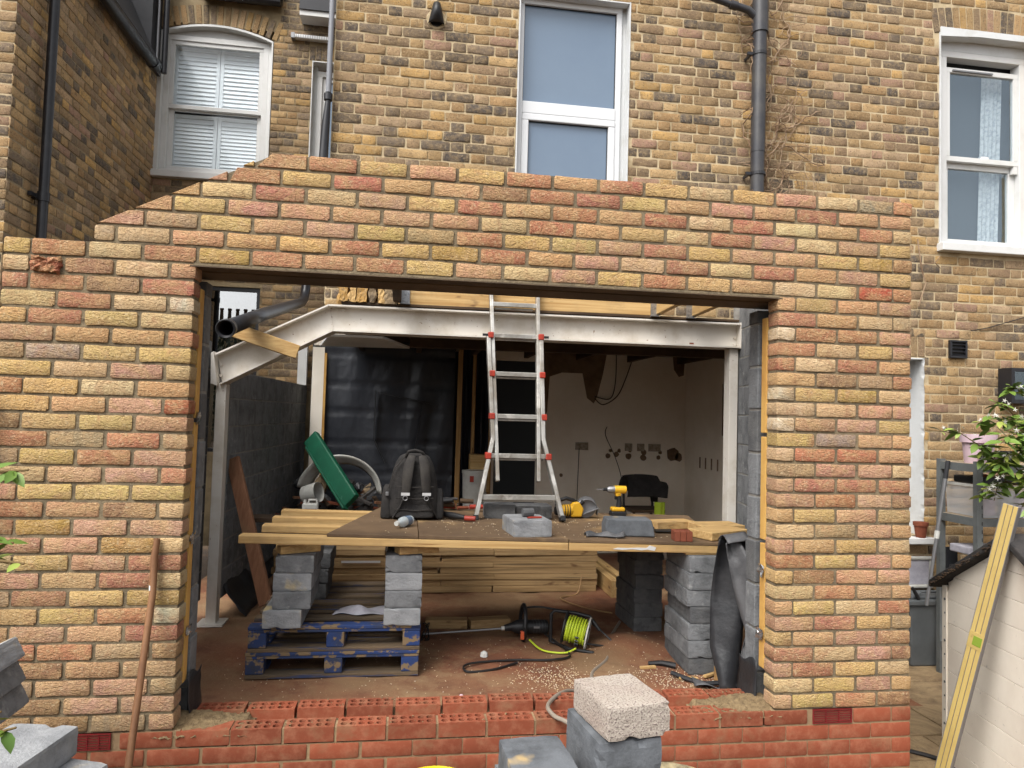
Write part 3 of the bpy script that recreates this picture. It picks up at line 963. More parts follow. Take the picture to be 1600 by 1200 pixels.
for i, x in enumerate((.955, 2.862, 3.15)):
    tn = thing('joist_hanger', ['galvanised joist hanger at the left end of the ledger board', 'galvanised joist hanger at the right end of the ledger board', 'small galvanised joist hanger by the right-hand block wall'][i], 'joist hanger', (x, 1.95, 2.19), 'joist hangers on the beam')
    put('strap', B(x - .03, x + .035, 1.952, 1.958, 2.19, 2.33 if i < 2 else 2.30), 'galv', tn)
    put('lip', B(x - .035, x + .04, 1.92, 1.958, 2.186, 2.19), 'galv', tn)
    for k in range(3):
        put('nail', MB().lathe([(.005, 0), (.004, .004)], 8, Matrix.Translation((x - .015 + .02 * (k % 2), 1.952, 2.215 + .04 * k)) @ Matrix.Rotation(math.pi / 2, 4, 'X')), 'tool_grey', tn)
# broken old masonry left above the crank
tn = thing('masonry_stub', 'broken old masonry and joist ends sitting on the bend of the beam', 'masonry', (.6, 2.05, 2.18))
rr = random.Random(4)
for k, (a, b_, c_) in enumerate(((.475, .545, 'brick_old'), (.552, .60, 'timber_y'), (.605, .685, 'brick_old'), (.69, .745, 'rubble'), (.75, .80, 'timber_y'), (.81, .90, 'rubble'))):
    mb = MB().grid(lambda u, v: (a + (b_ - a) * u + rr.uniform(-.004, .004), 1.99 + rr.uniform(-.004, .004), 2.185 + .20 * v), 5, 8)
    o = put('brick' if 'brick' in c_ else 'joist_end' if 'timber' in c_ else 'rubble_face', mb, c_, tn, solid=.10)
    o.color = (*alb(206, 160, 90), 1)

# ================================================================== THE HOUSE (outrigger wall, main wall)
HY = 2.2
HCH = .080
OLDPAL = [(167, 134, 94), (178, 147, 104), (186, 155, 112), (156, 127, 91), (171, 143, 110), (151, 125, 99), (190, 153, 98), (137, 115, 91), (125, 109, 93), (110, 98, 86), (94, 86, 80), (165, 131, 111), (177, 151, 121), (161, 134, 100), (184, 153, 109), (173, 140, 100)]
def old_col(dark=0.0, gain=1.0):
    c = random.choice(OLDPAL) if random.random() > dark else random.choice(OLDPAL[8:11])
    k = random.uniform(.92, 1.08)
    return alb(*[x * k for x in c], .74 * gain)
house = thing('brick_house', 'Victorian terraced house of old yellow stock brick behind the extension', 'house', (2.0, 2.2, GZ))
W1 = (1.775, 2.70, 3.0, 4.80)
W2 = (5.50, 6.44, 2.935, 4.86)
W3 = (4.45, 5.362, .475, 1.985)
ow = put('wall', slab(.35, 9.0, 2.20, 8.2, [W1, W2], HY + .006, HY + .25), 'mortar_old', house)
rw = put('lower_wall', slab(3.95, 9.0, GZ, 2.198, [W3], HY + .006, HY + .25), 'mortar_old', house)
def flemish(wall, u0, u1, z0, z1, holes, dark=0.0, HC=HCH, zbase=0.0, corner_dark=False, gain=1.0):
    r0 = int(math.floor((z0 - zbase) / HC))
    r = r0
    rnd = random.Random(int(u0 * 100) + 11)
    while zbase + r * HC < z1:
        za, zb = zbase + r * HC + .006, zbase + (r + 1) * HC - .0062
        e = [u0]
        u = u0 + (0 if r % 2 else -.171) + rnd.uniform(-.004, .004)
        k = 0
        cells = []
        while u < u1:
            L = .2265 if k % 2 == 0 else .115
            L += rnd.uniform(-.006, .006)
            cells.append((u, u + L))
            u += L
            k += 1
        dz = rnd.uniform(-.002, .002)
        while len(cells) > 1 and u1 - cells[-1][0] < .06:
            cells.pop()
            cells[-1] = (cells[-1][0], u1)
        for a, b_ in cells:
            a, b_ = max(a, u0), min(b_, u1)
            segs = [(a + .0055, b_ - .0055)]
            for h in holes:
                if zb > h[2] + .01 and za < h[3] - .01:
                    ns = []
                    for p_, q_ in segs:
                        if q_ <= h[0] or p_ >= h[1]:
                            ns.append((p_, q_))
                        else:
                            if p_ < h[0] - .03:
                                ns.append((p_, h[0] - .003))
                            if q_ > h[1] + .03:
                                ns.append((h[1] + .003, q_))
                    segs = ns
            for p_, q_ in segs:
                if q_ - p_ > .03:
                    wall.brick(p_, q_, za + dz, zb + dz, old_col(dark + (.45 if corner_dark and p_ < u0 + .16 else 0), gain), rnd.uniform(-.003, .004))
        r += 1
def keep_ow(x, y, c):
    top = 238 + (x - 430) * .0825
    if x > 1426:
        return not (1470 < x and 60 < y < 395)
    return y < top + 8 and not (806 < x < 985)
wl = Wall(Matrix.Translation((0, HY, 0)), ow, 'brick_old', 'brick_old_joined', 0.03, 0.0042, 300, keep_ow)
A2 = (W2[0] - .06, W2[1] + .06, W2[3] - .02, W2[3] + .27)    # room for the gauged arch
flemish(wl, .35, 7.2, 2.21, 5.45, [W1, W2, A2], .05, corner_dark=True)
wl.finish()
wl = Wall(Matrix.Translation((0, HY, 0)), rw, 'brick_old', 'brick_old_joined', 0.03, 0.003, 0, keep_ow)
flemish(wl, 4.0, 7.2, GZ, 2.19, [W3, (5.23, 5.37, 1.99, 2.17)], .02)
wl.finish()
for k in range(2):
    o = put('brick', B(5.235 + .07 * k, 5.295 + .07 * k, HY - .001, HY + .03, 1.995, 2.165), 'brick_old', rw, bevel=.004)
    o.color = (*old_col(), 1)
# arch over the right-hand window
for k in range(16):
    f = (k + .5) / 16
    x = W2[0] - .05 + (W2[1] - W2[0] + .1) * f
    zc = W2[3] - .01 + .05 * (1 - (2 * f - 1) ** 2)
    lean = (f - .5) * .35
    o = put('brick', MB().box(-.028, .028, -.002, .03, 0, .215, Matrix.Translation((x, HY, zc)) @ Matrix.Rotation(lean, 4, 'Y')), 'brick_old', ow, bevel=.005)
    o.color = (*old_col(.2), 1)

def frame_rect(mb, x0, x1, z0, z1, w_, y0, y1):
    mb.box(x0, x1, y0, y1, z1 - w_, z1).box(x0, x1, y0, y1, z0, z0 + w_)
    mb.box(x0, x0 + w_, y0, y1, z0 + w_, z1 - w_).box(x1 - w_, x1, y0, y1, z0 + w_, z1 - w_)
    return mb
# --- centre window: white plastic, two panes coloured an opaque glossy blue
wn = put('window', frame_rect(MB(), W1[0] + .012, W1[1] - .05, W1[2], W1[3] - .012, .045, HY + .075, HY + .14), 'upvc', house, bevel=.004)
wn['label'] = 'white plastic window with two glossy blue panes'
mb = MB().box(W1[0] + .002, W1[0] + .012, HY - .004, HY + .24, W1[2], W1[3]).box(W1[1] - .05, W1[1] - .004, HY + .10, HY + .24, W1[2], W1[3])
mb.box(W1[1] - .012, W1[1] - .002, HY - .006, HY + .10, W1[2], W1[3]).box(W1[0] + .012, W1[1] - .012, HY - .004, HY + .075, W1[3] - .012, W1[3] - .002)
put('reveal', mb, 'render_white', wn)
put('transom', B(W1[0] + .057, W1[1] - .095, HY + .068, HY + .14, 3.835, 3.935), 'upvc', wn, bevel=.006)
put('pane', B(W1[0] + .057, W1[1] - .095, HY + .105, HY + .11, 3.935, W1[3] - .057), 'film_glass', wn)
mb = frame_rect(MB(), W1[0] + .057, W1[1] - .095, W1[2] + .05, 3.835, .055, HY + .066, HY + .13)
put('opening_sash', mb, 'upvc', wn, bevel=.006)
put('pane', B(W1[0] + .112, W1[1] - .15, HY + .10, HY + .105, W1[2] + .1, 3.78), 'film_glass', wn)
gs = MB()
frame_rect(gs, W1[0] + .057, W1[1] - .095, 3.935, W1[3] - .057, .005, HY + .095, HY + .104)
frame_rect(gs, W1[0] + .112, W1[1] - .15, W1[2] + .1, 3.78, .005, HY + .09, HY + .099)
put('gasket', gs, 'tool_black', wn)
# --- right-hand sash window
x0, x1, z0, z1 = W2
wn = put('window', frame_rect(MB(), x0 + .10, x1, z0 + .03, z1 - .10, .055, HY + .10, HY + .20), 'white_paint', house, bevel=.004)
wn['label'] = 'tall white sash window with net curtain at the right'
mb = MB().box(x0 + .001, x0 + .012, HY - .006, HY + .24, z0, z1)
mb.prism([(x0 + .012, z1 - .034), (x0 + .40, z1 - .006), (x1, z1 - .006), (x1, z1 + .05), (x0 + .012, z1 + .05)], HY - .005, HY + .24)
mb.box(x0 + .012, x1, HY + .1, HY + .24, z1 - .10, z1 - .007)
mb.box(x0 + .012, x0 + .10, HY + .13, HY + .24, z0, z1 - .10)
put('reveal', mb, 'render_white', wn)
put('sill', B(x0 - .02, x1 + .1, HY - .07, HY + .2, z0 - .02, z0 + .05), 'white_paint', wn, bevel=.006)
put('upper_sash', frame_rect(MB(), x0 + .155, x1 - .055, 3.77, z1 - .24, .045, HY + .115, HY + .155), 'white_paint', wn, bevel=.003)
put('lower_sash', frame_rect(MB(), x0 + .155, x1 - .055, z0 + .085, 3.78, .06, HY + .16, HY + .20), 'white_paint', wn, bevel=.003)
put('trickle_vent', B(x0 + .22, x0 + .62, HY + .10, HY + .116, z1 - .275, z1 - .262), 'tool_grey', wn)
put('pane', B(x0 + .20, x1 - .10, HY + .133, HY + .137, 3.815, z1 - .285), 'glass', wn)
put('pane', B(x0 + .215, x1 - .115, HY + .178, HY + .182, z0 + .145, 3.72), 'glass', wn)
put('sash_horn', MB().prism([(x1 - .11, 3.70), (x1 - .06, 3.70), (x1 - .06, 3.77), (x1 - .10, 3.77)], HY + .118, HY + .15), 'white_paint', wn)
put('catch', B(x0 + .52, x0 + .60, HY + .13, HY + .16, 3.815, 3.84), 'lamp_white', wn)
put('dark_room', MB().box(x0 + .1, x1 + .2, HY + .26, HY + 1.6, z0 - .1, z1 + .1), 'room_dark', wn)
bpy.data.objects[wn.name]
mb = MB().grid(lambda u, v: (x1 - .37 + .20 * u + .05 * v, HY + .232 + .010 * math.sin(u * 30) + .0, z0 + .1 + (z1 - z0 - .3) * v), 40, 4)
put('curtain', mb, 'curtain', wn, smooth=True)
# --- low right-hand window: only its white reveal shows beside the new wall
x0, x1, z0, z1 = W3
wn = put('window', frame_rect(MB(), x0, x1 - .03, z0, z1, .06, HY + .20, HY + .25), 'upvc', house)
wn['label'] = 'ground floor window recess half hidden behind the new wall'
put('pane', B(x0 + .06, x1 - .09, HY + .215, HY + .22, z0 + .06, z1 - .06), 'glass_mirror', wn)
rr = random.Random(8)
mb = MB().grid(lambda u, v: (x1 - .008 + (rr.uniform(-.004, .006) if u < .1 else 0), HY - .006 + .21 * u, z0 + (z1 - z0) * v), 5, 40)
mb.box(x0, x1 - .02, HY - .004, HY + .2, z1 - .012, z1 - .001)
put('reveal', mb, 'render_white', wn)
put('sill', B(x0 - .04, x1 + .05, HY - .09, HY + .2, z0 - .055, z0 - .004), 'white_paint', wn, bevel=.006)

# --- main rear wall in the side return, with the shuttered window
MY = 5.0
LW = (-1.90, -.66, 3.96, 5.62)
SWN = (-.225, .20, 4.0, 5.42)
GW = (-1.60, -.69, 0.9, 2.75)
mw = put('rear_wall', slab(-3.2, .36, FZ, 8.2, [(LW[0], LW[1], LW[2], LW[3] + .10), SWN, GW], MY + .006, MY + .25), 'mortar_dark', house)
wl = Wall(Matrix.Translation((0, MY, 0)), mw, 'brick_old', 'brick_old_joined', 0.03, 0.003, 0)
LA = (LW[0] - .1, LW[1] + .06, LW[3] - .03, LW[3] + .38)
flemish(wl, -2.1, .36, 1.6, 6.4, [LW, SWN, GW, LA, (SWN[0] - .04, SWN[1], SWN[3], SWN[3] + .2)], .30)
wl.finish()
for k in range(18):
    f = (k + .5) / 18
    x = LW[0] - .06 + (LW[1] - LW[0] + .10) * f
    zc = LW[3] - .02 + .13 * (1 - (2 * f - 1) ** 2)
    o = put('brick', MB().box(-.029, .029, -.002, .03, 0, .22, Matrix.Translation((x, MY, zc)) @ Matrix.Rotation((f - .5) * .7, 4, 'Y')), 'brick_old', mw, bevel=.005)
    o.color = (*old_col(.3), 1)
for k in range(6):
    o = put('brick', MB().box(-.029, .029, -.002, .03, 0, .16, Matrix.Translation((SWN[0] + .07 * k, MY, SWN[3] + .01 + .006 * k))), 'brick_old', mw, bevel=.005)
    o.color = (*old_col(.3), 1)
x0, x1, z0, z1 = LW
def archz(x):
    f = (x - x0) / (x1 - x0)
    return z1 - .03 + .13 * (1 - (2 * f - 1) ** 2)
wn = put('window', frame_rect(MB(), x0 + .05, x1 - .06, z0 + .04, z1 - .02, .06, MY + .06, MY + .16), 'white_paint', house, bevel=.004)
wn['label'] = 'white arched sash window with plantation shutters in the side return'
mb = MB()
n = 16
for k in range(n):
    xa, xb = x0 + .005 + (x1 - x0 - .01) * k / n, x0 + .005 + (x1 - x0 - .01) * (k + 1) / n
    mb.add([(xa, MY - .008, archz(xa) - .02), (xb, MY - .008, archz(xb) - .02), (xb, MY + .2, archz(xb) - .02), (xa, MY + .2, archz(xa) - .02),
            (xa, MY - .008, archz(xa) + .004), (xb, MY - .008, archz(xb) + .004), (xb, MY + .2, archz(xb) + .004), (xa, MY + .2, archz(xa) + .004)],
           [(0, 3, 2, 1), (4, 5, 6, 7), (0, 1, 5, 4), (2, 3, 7, 6)])
    mb.add([(xa, MY + .09, z1 - .03), (xb, MY + .09, z1 - .03), (xb, MY + .09, archz(xb) - .02), (xa, MY + .09, archz(xa) - .02)], [(0, 1, 2, 3)])
mb.box(x0 + .004, x0 + .05, MY - .006, MY + .2, z0, z1 - .03).box(x1 - .02, x1 - .004, MY - .006, MY + .2, z0, z1 - .03).box(x1 - .06, x1 - .02, MY + .06, MY + .2, z0, z1 - .03)
put('reveal', mb, 'white_paint', wn)
put('sill', B(x0 - .02, x1 + .03, MY - .07, MY + .15, z0 - .03, z0 + .045), 'white_paint', wn, bevel=.006)
mid = 4.76
put('upper_sash', frame_rect(MB(), x0 + .11, x1 - .12, mid, z1 - .08, .045, MY + .075, MY + .115), 'white_paint', wn, bevel=.003)
put('lower_sash', frame_rect(MB(), x0 + .11, x1 - .12, z0 + .10, mid + .04, .05, MY + .12, MY + .16), 'white_paint', wn, bevel=.003)
put('pane', B(x0 + .155, x1 - .165, MY + .094, MY + .097, mid + .045, z1 - .125), 'glass_clear', wn)
put('pane', B(x0 + .16, x1 - .17, MY + .139, MY + .142, z0 + .15, mid - .01), 'glass_clear', wn)
xm = (x0 + x1) / 2
for (a, b_) in ((x0 + .12, xm - .003), (xm + .003, x1 - .13)):
    for (c_, d_) in ((z0 + .11, mid - .02), (mid + .02, z1 - .09)):
        put('shutter_frame', frame_rect(MB(), a, b_, c_, d_, .04, MY + .19, MY + .215), 'blind_white', wn)
        nsl = 13
        for k in range(nsl):
            zc = c_ + .05 + (d_ - c_ - .10) * (k + .5) / nsl
            T = Matrix.Translation(((a + b_) / 2, MY + .203, zc)) @ Matrix.Rotation(math.radians(72), 4, 'X')
            put('slat', MB().box(-(b_ - a) / 2 + .042, (b_ - a) / 2 - .042, -.031, .031, -.004, .004, T), 'blind_white', wn)
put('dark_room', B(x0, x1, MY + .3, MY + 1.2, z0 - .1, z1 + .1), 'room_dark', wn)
# small window beside it, cut off by the house corner
x0, x1, z0, z1 = SWN
wn = put('window', frame_rect(MB(), x0 + .05, x1, z0, z1 - .07, .06, MY + .10, MY + .18), 'white_paint', house, bevel=.003)
wn['label'] = 'narrow white window beside the house corner'
put('reveal', MB().box(x0 + .002, x0 + .012, MY - .006, MY + .2, z0, z1).box(x0 + .012, x0 + .05, MY + .1, MY + .2, z0, z1 - .012).box(x0 + .012, x1, MY - .005, MY + .2, z1 - .012, z1), 'render_white', wn)
put('inner_sash', frame_rect(MB(), x0 + .11, x1 - .03, z0 + .06, z1 - .13, .05, MY + .13, MY + .17), 'white_paint', wn)
put('pane', B(x0 + .16, x1 - .05, MY + .148, MY + .152, z0 + .1, z1 - .18), 'film_glass', wn)
# ground-floor glazed door that mirrors the terrace opposite
x0, x1, z0, z1 = GW
wn = put('window', frame_rect(MB(), x0, x1, z0, z1, .04, MY + .04, MY + .12), 'black_plastic', house)
wn['label'] = 'black framed glazing mirroring the sky and chimneys'
put('pane', B(x0 + .04, x1 - .04, MY + .07, MY + .075, z0 + .04, z1 - .04), 'glass_mirror', wn)
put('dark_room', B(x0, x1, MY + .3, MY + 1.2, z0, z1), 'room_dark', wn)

# --- pipes and fittings on the house
sp = thing('soil_pipe', 'thick dark grey soil pipe running down the rear wall with a branch at the top', 'pipe', (3.765, 2.1, 2.2))
put('pipe', MB().tube([(3.76, 2.09, 2.2), (3.762, 2.09, 3.6)], .055, 20).tube([(3.762, 2.09, 3.6), (3.768, 2.09, 4.62)], .058, 20), 'soil_pipe', sp, smooth=True)
put('coupling', MB().tube([(3.768, 2.09, 4.60), (3.768, 2.09, 4.95)], .068, 20), 'soil_pipe', sp, smooth=True)
put('branch', MB().tube([(3.76, 2.085, 4.70), (3.66, 2.08, 4.78), (3.56, 2.08, 4.80)], .03, 14).tube([(3.56, 2.08, 4.80), (3.50, 2.08, 4.81)], .036, 14).tube([(3.5, 2.08, 4.81), (3.26, 2.08, 4.87)], .026, 14), 'soil_pipe', sp, smooth=True)
for z in (3.42, 4.42):
    put('bracket', MB().tube([(3.764, 2.09, z - .012), (3.764, 2.09, z + .012)], .063, 20).box(3.69, 3.70, 2.09, 2.2, z - .012, z + .012).box(3.66, 3.71, 2.08, 2.10, z - .012, z + .012), 'black_plastic', sp)
hv = thing('cowl_vent', 'black hooded extractor vent in the old brick wall', 'vent', (1.12, 2.2, 4.51))
put('mortar_ring', MB().lathe([(.085, 0), (.075, .012)], 20, Matrix.Translation((1.12, 2.208, 4.485)) @ Matrix.Rotation(math.pi / 2, 4, 'X')), 'mortar_old', hv)
mb = MB()
for i in range(9):
    pass
mb.grid(lambda u, v: (1.12 + .062 * math.sin(math.pi * (u - .5)) * (1 - .55 * v), 2.19 - .085 * math.cos(math.pi * (u - .5)) * (.25 + .75 * math.sin(math.pi * v * .8 + .3)) , 4.44 + .16 * v), 14, 10)
put('hood', mb, 'tool_black', hv, smooth=True, solid=.004)
put('throat', MB().lathe([(.055, 0), (.055, .01)], 18, Matrix.Translation((1.12, 2.195, 4.48)) @ Matrix.Rotation(math.pi / 2, 4, 'X')), 'tool_black', hv)
vt = thing('wall_vent', 'small square black wall vent above the passage', 'vent', (5.665, 2.2, 2.07))
put('frame', frame_rect(MB(), 5.585, 5.75, 1.995, 2.15, .018, 2.17, 2.2), 'black_plastic', vt, bevel=.004)
for k in range(4):
    put('slat', MB().bar((5.603, 2.185, 2.022 + .031 * k), (5.732, 2.185, 2.022 + .031 * k), .03, .006, (0, -.6, 1)), 'black_plastic', vt)
put('backing', B(5.60, 5.735, 2.192, 2.2, 2.01, 2.135), 'tool_black', vt)
lp = thing('wall_lantern', 'black square wall lantern with glass above the jasmine', 'lamp', (6.16, 2.12, 1.8))
put('frame', frame_rect(MB(), 6.06, 6.30, 1.62, 1.92, .03, 2.05, 2.19), 'black_plastic', lp)
put('glass', B(6.09, 6.27, 2.06, 2.065, 1.65, 1.89), 'glass', lp)
put('back_plate', B(6.07, 6.29, 2.17, 2.198, 1.63, 1.91), 'black_plastic', lp)
cp = thing('corner_downpipe', 'slim grey downpipe with a black shoe at the house corner', 'pipe', (.31, 2.16, 3.4))
put('pipe', MB().tube([(.335, 2.15, 6.5), (.325, 2.15, 3.80)], .021, 12), 'grey_pipe', cp, smooth=True)
put('shoe', MB().tube([(.325, 2.15, 3.74), (.315, 2.15, 3.55), (.305, 2.15, 3.2)], [.02, .030, .036], 14), 'black_plastic', cp, smooth=True)
put('collar', MB().tube([(.325, 2.15, 3.74), (.325, 2.15, 3.79)], .032, 12), 'black_plastic', cp, smooth=True)
ll = thing('wall_light', 'white strip light fixed to the brick by the narrow window', 'lamp', (-.25, 4.95, 5.66))
put('diffuser', MB().box(-.42, .0, 4.92, 4.99, 5.635, 5.68), 'lamp_white', ll, bevel=.01)
put('end_cap', B(-.46, -.42, 4.915, 4.995, 5.63, 5.69), 'tool_grey', ll)
for k in range(16):
    put('louvre', B(-.405 + .026 * k, -.400 + .026 * k, 4.914, 4.92, 5.64, 5.675), 'tool_grey', ll)
o = put('eaves_box', MB().box(-.36, .33, 4.78, 5.0, 5.90, 5.94).box(-.36, .33, 4.80, 5.0, 5.94, 6.3), 'black_plastic')
tag(o, 'black box and soffit fixed high beside the house corner', 'soffit')
o = put('soffit_board', B(-.355, .33, 4.80, 5.0, 5.84, 5.90), 'white_paint')
tag(o, 'white fascia board under the black box by the house corner', 'fascia')
o = put('eaves_gutter', MB().tube([(-1.45, 4.9, 6.02), (-.58, 4.9, 6.02)], .055, 12).box(-1.45, -.58, 4.9, 5.0, 6.03, 6.3), 'black_plastic')
tag(o, 'black gutter above the shuttered window at the top of the photo', 'gutter')

# ================================================================== NEIGHBOUR'S BUILDING AT THE LEFT
NX = -1.89
nb = thing('neighbour_house', 'neighbouring yellow brick wing at the far left with black downpipe and gutter', 'house', (-2.4, 2.4, GZ))
fl = put('flank_wall', slab(2.212, 5.0, GZ, 5.06, [], 0, .2).mesh('flank_wall'), 'mortar_dark', nb)
fl.matrix_basis = Matrix.Translation((NX - .006, 0, 0)) @ Matrix.Rotation(math.pi / 2, 4, 'Z')
bf = put('rear_face', slab(-6, NX - .006, GZ, 5.06, [], 2.206, 2.4), 'mortar_old', nb)
wl = Wall(Matrix.Translation((NX, 0, 0)) @ Matrix.Rotation(math.pi / 2, 4, 'Z'), fl, 'brick_old', 'brick_old_joined', 0.03, 0.003, 300, lambda x, y, c: y < 372 and x < 240)
flemish(wl, 2.2, 5.0, 2.0, 5.04, [], .0, HC=.0765, gain=1.45)
wl.finish()
wl = Wall(Matrix.Translation((0, 2.2, 0)), bf, 'brick_old', 'brick_old_joined', 0.03, 0.003, 60, lambda x, y, c: y < 372)
flemish(wl, NX - 1.372, NX, 2.0, 5.04, [], .02, HC=.0765)
wl.finish()
dp = put('downpipe', MB().tube([(NX + .075, 2.56, 2.0), (NX + .075, 2.56, 5.2)], .036, 16).tube([(NX + .075, 2.56, 2.93), (NX + .075, 2.56, 3.0)], .043, 16), 'black_plastic', nb, smooth=True)
put('clip', MB().box(NX, NX + .06, 2.535, 2.585, 2.945, 2.985).box(NX + .01, NX + .035, 2.46, 2.56, 2.95, 2.98), 'black_plastic', nb)
gt = put('gutter', MB().tube([(NX + .09, 2.3, 5.03), (NX + .09, 4.62, 5.03)], .058, 14), 'black_plastic', nb, smooth=True)
put('gutter_end', MB().tube([(NX + .09, 4.56, 5.03), (NX + .09, 4.66, 5.03)], .066, 14), 'black_plastic', nb, smooth=True)
put('fascia', B(NX + .0, NX + .035, 2.2, 4.98, 5.06, 5.16), 'black_plastic', nb)
put('slate_roof', MB().add([(NX + .05, 2.2, 5.16), (NX + .05, 5.0, 5.16), (NX - .6, 5.0, 6.6), (NX - .6, 2.2, 6.6)], [(0, 1, 2, 3)]), 'dark_slate', nb, solid=.03)
put('slate_cladding', MB().box(NX - .5, NX + .02, 4.7, 4.98, 5.16, 6.8), 'dark_slate', nb)
put('waste_pipe', MB().tube([(NX + .11, 4.86, 5.05), (NX + .11, 4.86, 6.8)], .03, 12), 'black_plastic', nb, smooth=True)
put('waste_pipe', MB().tube([(NX + .05, 4.80, 5.08), (NX + .05, 4.80, 6.8)], .014, 10), 'tool_grey', nb, smooth=True)

ORD = ['first', 'second', 'third', 'fourth', 'fifth', 'sixth', 'seventh', 'eighth', 'ninth', 'tenth', 'eleventh', 'twelfth', 'thirteenth']
# ================================================================== ROOM BEHIND THE STEEL
BY = 4.6
rw_ = struct(put('back_wall', slab(-.02, 4.21, FZ, 2.3, [(1.97, 2.46, FZ, 2.02), (-.02, 1.66, FZ, 2.1)], BY, BY + .12), 'plaster'))
struct(put('side_wall', B(4.20, 4.32, 2.5, BY, FZ, 2.3), 'plaster'))
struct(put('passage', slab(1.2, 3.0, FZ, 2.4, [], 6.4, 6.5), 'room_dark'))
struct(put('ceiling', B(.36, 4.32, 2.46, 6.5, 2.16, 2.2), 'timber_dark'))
for k in range(7):
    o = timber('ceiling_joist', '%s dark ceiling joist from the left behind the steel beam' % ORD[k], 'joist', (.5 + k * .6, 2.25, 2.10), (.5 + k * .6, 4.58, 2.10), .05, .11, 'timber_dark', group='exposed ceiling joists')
o = timber('ceiling_beam', 'dark timber beam under the ceiling in front of the back wall', 'beam', (1.0, 2.98, 2.01), (4.19, 2.98, 2.03), .1, .09, 'timber_dark')
rr = random.Random(2)
def patch(poly, y, name, label):
    o = put(name, MB().prism(poly, y - .004, y + .001), 'plaster_bare')
    return tag(o, label, 'patch')
patch([(2.47, 2.05), (2.47, 1.5), (2.49, 1.3), (2.56, 1.45), (2.58, 1.85), (2.72, 1.9), (2.96, 1.9), (3.02, 1.62), (3.1, 1.56), (3.14, 1.65), (3.2, 1.9), (3.24, 2.13), (2.47, 2.13)], BY, 'bare_plaster_patch', 'ragged patch of bare plaster high on the back wall by the doorway')
patch([(4.03, 2.16), (4.05, 1.98), (4.11, 1.90), (4.17, 1.92), (4.18, 2.16)], BY, 'bare_plaster_patch', 'small dark bracket shaped patch in the top corner of the back wall')
blots = [(3.38, .99, .03), (3.41, 1.03, .022), (3.28, .97, .028), (3.31, 1.03, .02), (3.52, .97, .036), (3.54, 1.03, .02), (3.70, .955, .036), (3.70, 1.02, .034), (3.88, .96, .026), (3.9, 1.02, .022), (4.05, 1.0, .075), (4.12, .97, .05), (2.74, .74, .02)]
for k, (x, z, r) in enumerate(blots):
    pg = [(x + r * math.cos(a * math.pi / 5) * rr.uniform(.85, 1.15), z + r * math.sin(a * math.pi / 5) * rr.uniform(.85, 1.2)) for a in range(10)]
    o = put('adhesive_blot', MB().prism(pg, BY - .005, BY + .001), 'plaster_bare')
    tag(o, '%s brown adhesive dab counted from the left on the back wall' % ORD[sorted(range(len(blots)), key=lambda q: blots[q][0]).index(k)], 'dab', 'adhesive dabs on the back wall')
for k, (x, wd) in enumerate(((3.52, .085), (3.665, .085), (3.83, .145), (2.97, .146))):
    tn = thing('socket_box', ['left single socket box on the back wall', 'middle single socket box on the back wall', 'right double socket box on the back wall', 'double socket on the back wall beside the ladder'][k], 'socket', (x, BY, 1.08), 'sockets on the back wall')
    put('box', frame_rect(MB(), x - wd / 2, x + wd / 2, 1.03, 1.115, .008, BY - .012, BY), 'socket', tn)
    put('plate', B(x - wd / 2 + .008, x + wd / 2 - .008, BY - .006, BY - .002, 1.038, 1.107), 'socket', tn)
def wire(name, label, pts, r=.006, m='cable_black', cat='cable', group=None):
    P_ = [Vector(p) for p in pts]
    out = []
    for i in range(len(P_) - 1):
        p0, p1, p2, p3 = P_[max(i - 1, 0)], P_[i], P_[i + 1], P_[min(i + 2, len(P_) - 1)]
        for k in range(8):
            t_ = k / 8
            out.append(0.5 * ((2 * p1) + (-p0 + p2) * t_ + (2 * p0 - 5 * p1 + 4 * p2 - p3) * t_ ** 2 + (-p0 + 3 * p1 - 3 * p2 + p3) * t_ ** 3))
    out.append(P_[-1])
    o = put(name, MB().tube(out, r, 8), m, smooth=True)
    return tag(o, label, cat, group)
wire('hanging_wire', 'left of two dark wires looping down from the ceiling on the back wall', [(3.35, BY - .02, 2.14), (3.34, BY - .03, 1.8), (3.28, BY - .03, 1.62), (3.1, BY - .03, 1.64)])
wire('hanging_wire', 'right of two dark wires looping down from the ceiling on the back wall', [(3.56, BY - .02, 2.14), (3.46, BY - .03, 1.85), (3.36, BY - .04, 1.65), (3.2, BY - .04, 1.55), (3.1, BY - .03, 1.62)])
wire('hanging_wire', 'thin wire hanging from the middle of the back wall', [(3.26, BY - .01, 1.30), (3.24, BY - .03, 1.2), (3.36, BY - .03, .95), (3.44, BY - .03, .7), (3.46, BY - .03, .4)], .004)
wire('hanging_wire', 'thin wire hanging below the socket beside the ladder', [(2.94, BY - .01, 1.05), (2.93, BY - .02, .7), (2.92, BY - .03, .3)], .004)
for k in range(3):
    o = put('wall_chase', B(4.192, 4.2005, 3.6 - .12 * k, 3.612 - .12 * k, 1.25, 1.78), 'plaster_bare')
    tag(o, '%s narrow vertical groove cut into the right-hand plaster wall' % ['right', 'middle', 'left'][2 - k], 'groove', 'grooves in the right-hand wall')
for k in range(9):
    o = put('wall_mark', B(4.193, 4.2006, 2.95 + .15 * k, 2.97 + .15 * k, .88, 1.0), 'plaster_bare')
    tag(o, '%s short brown glue stripe counted from the right on the right-hand plaster wall' % ORD[k], 'mark', 'glue stripes on the right-hand wall')
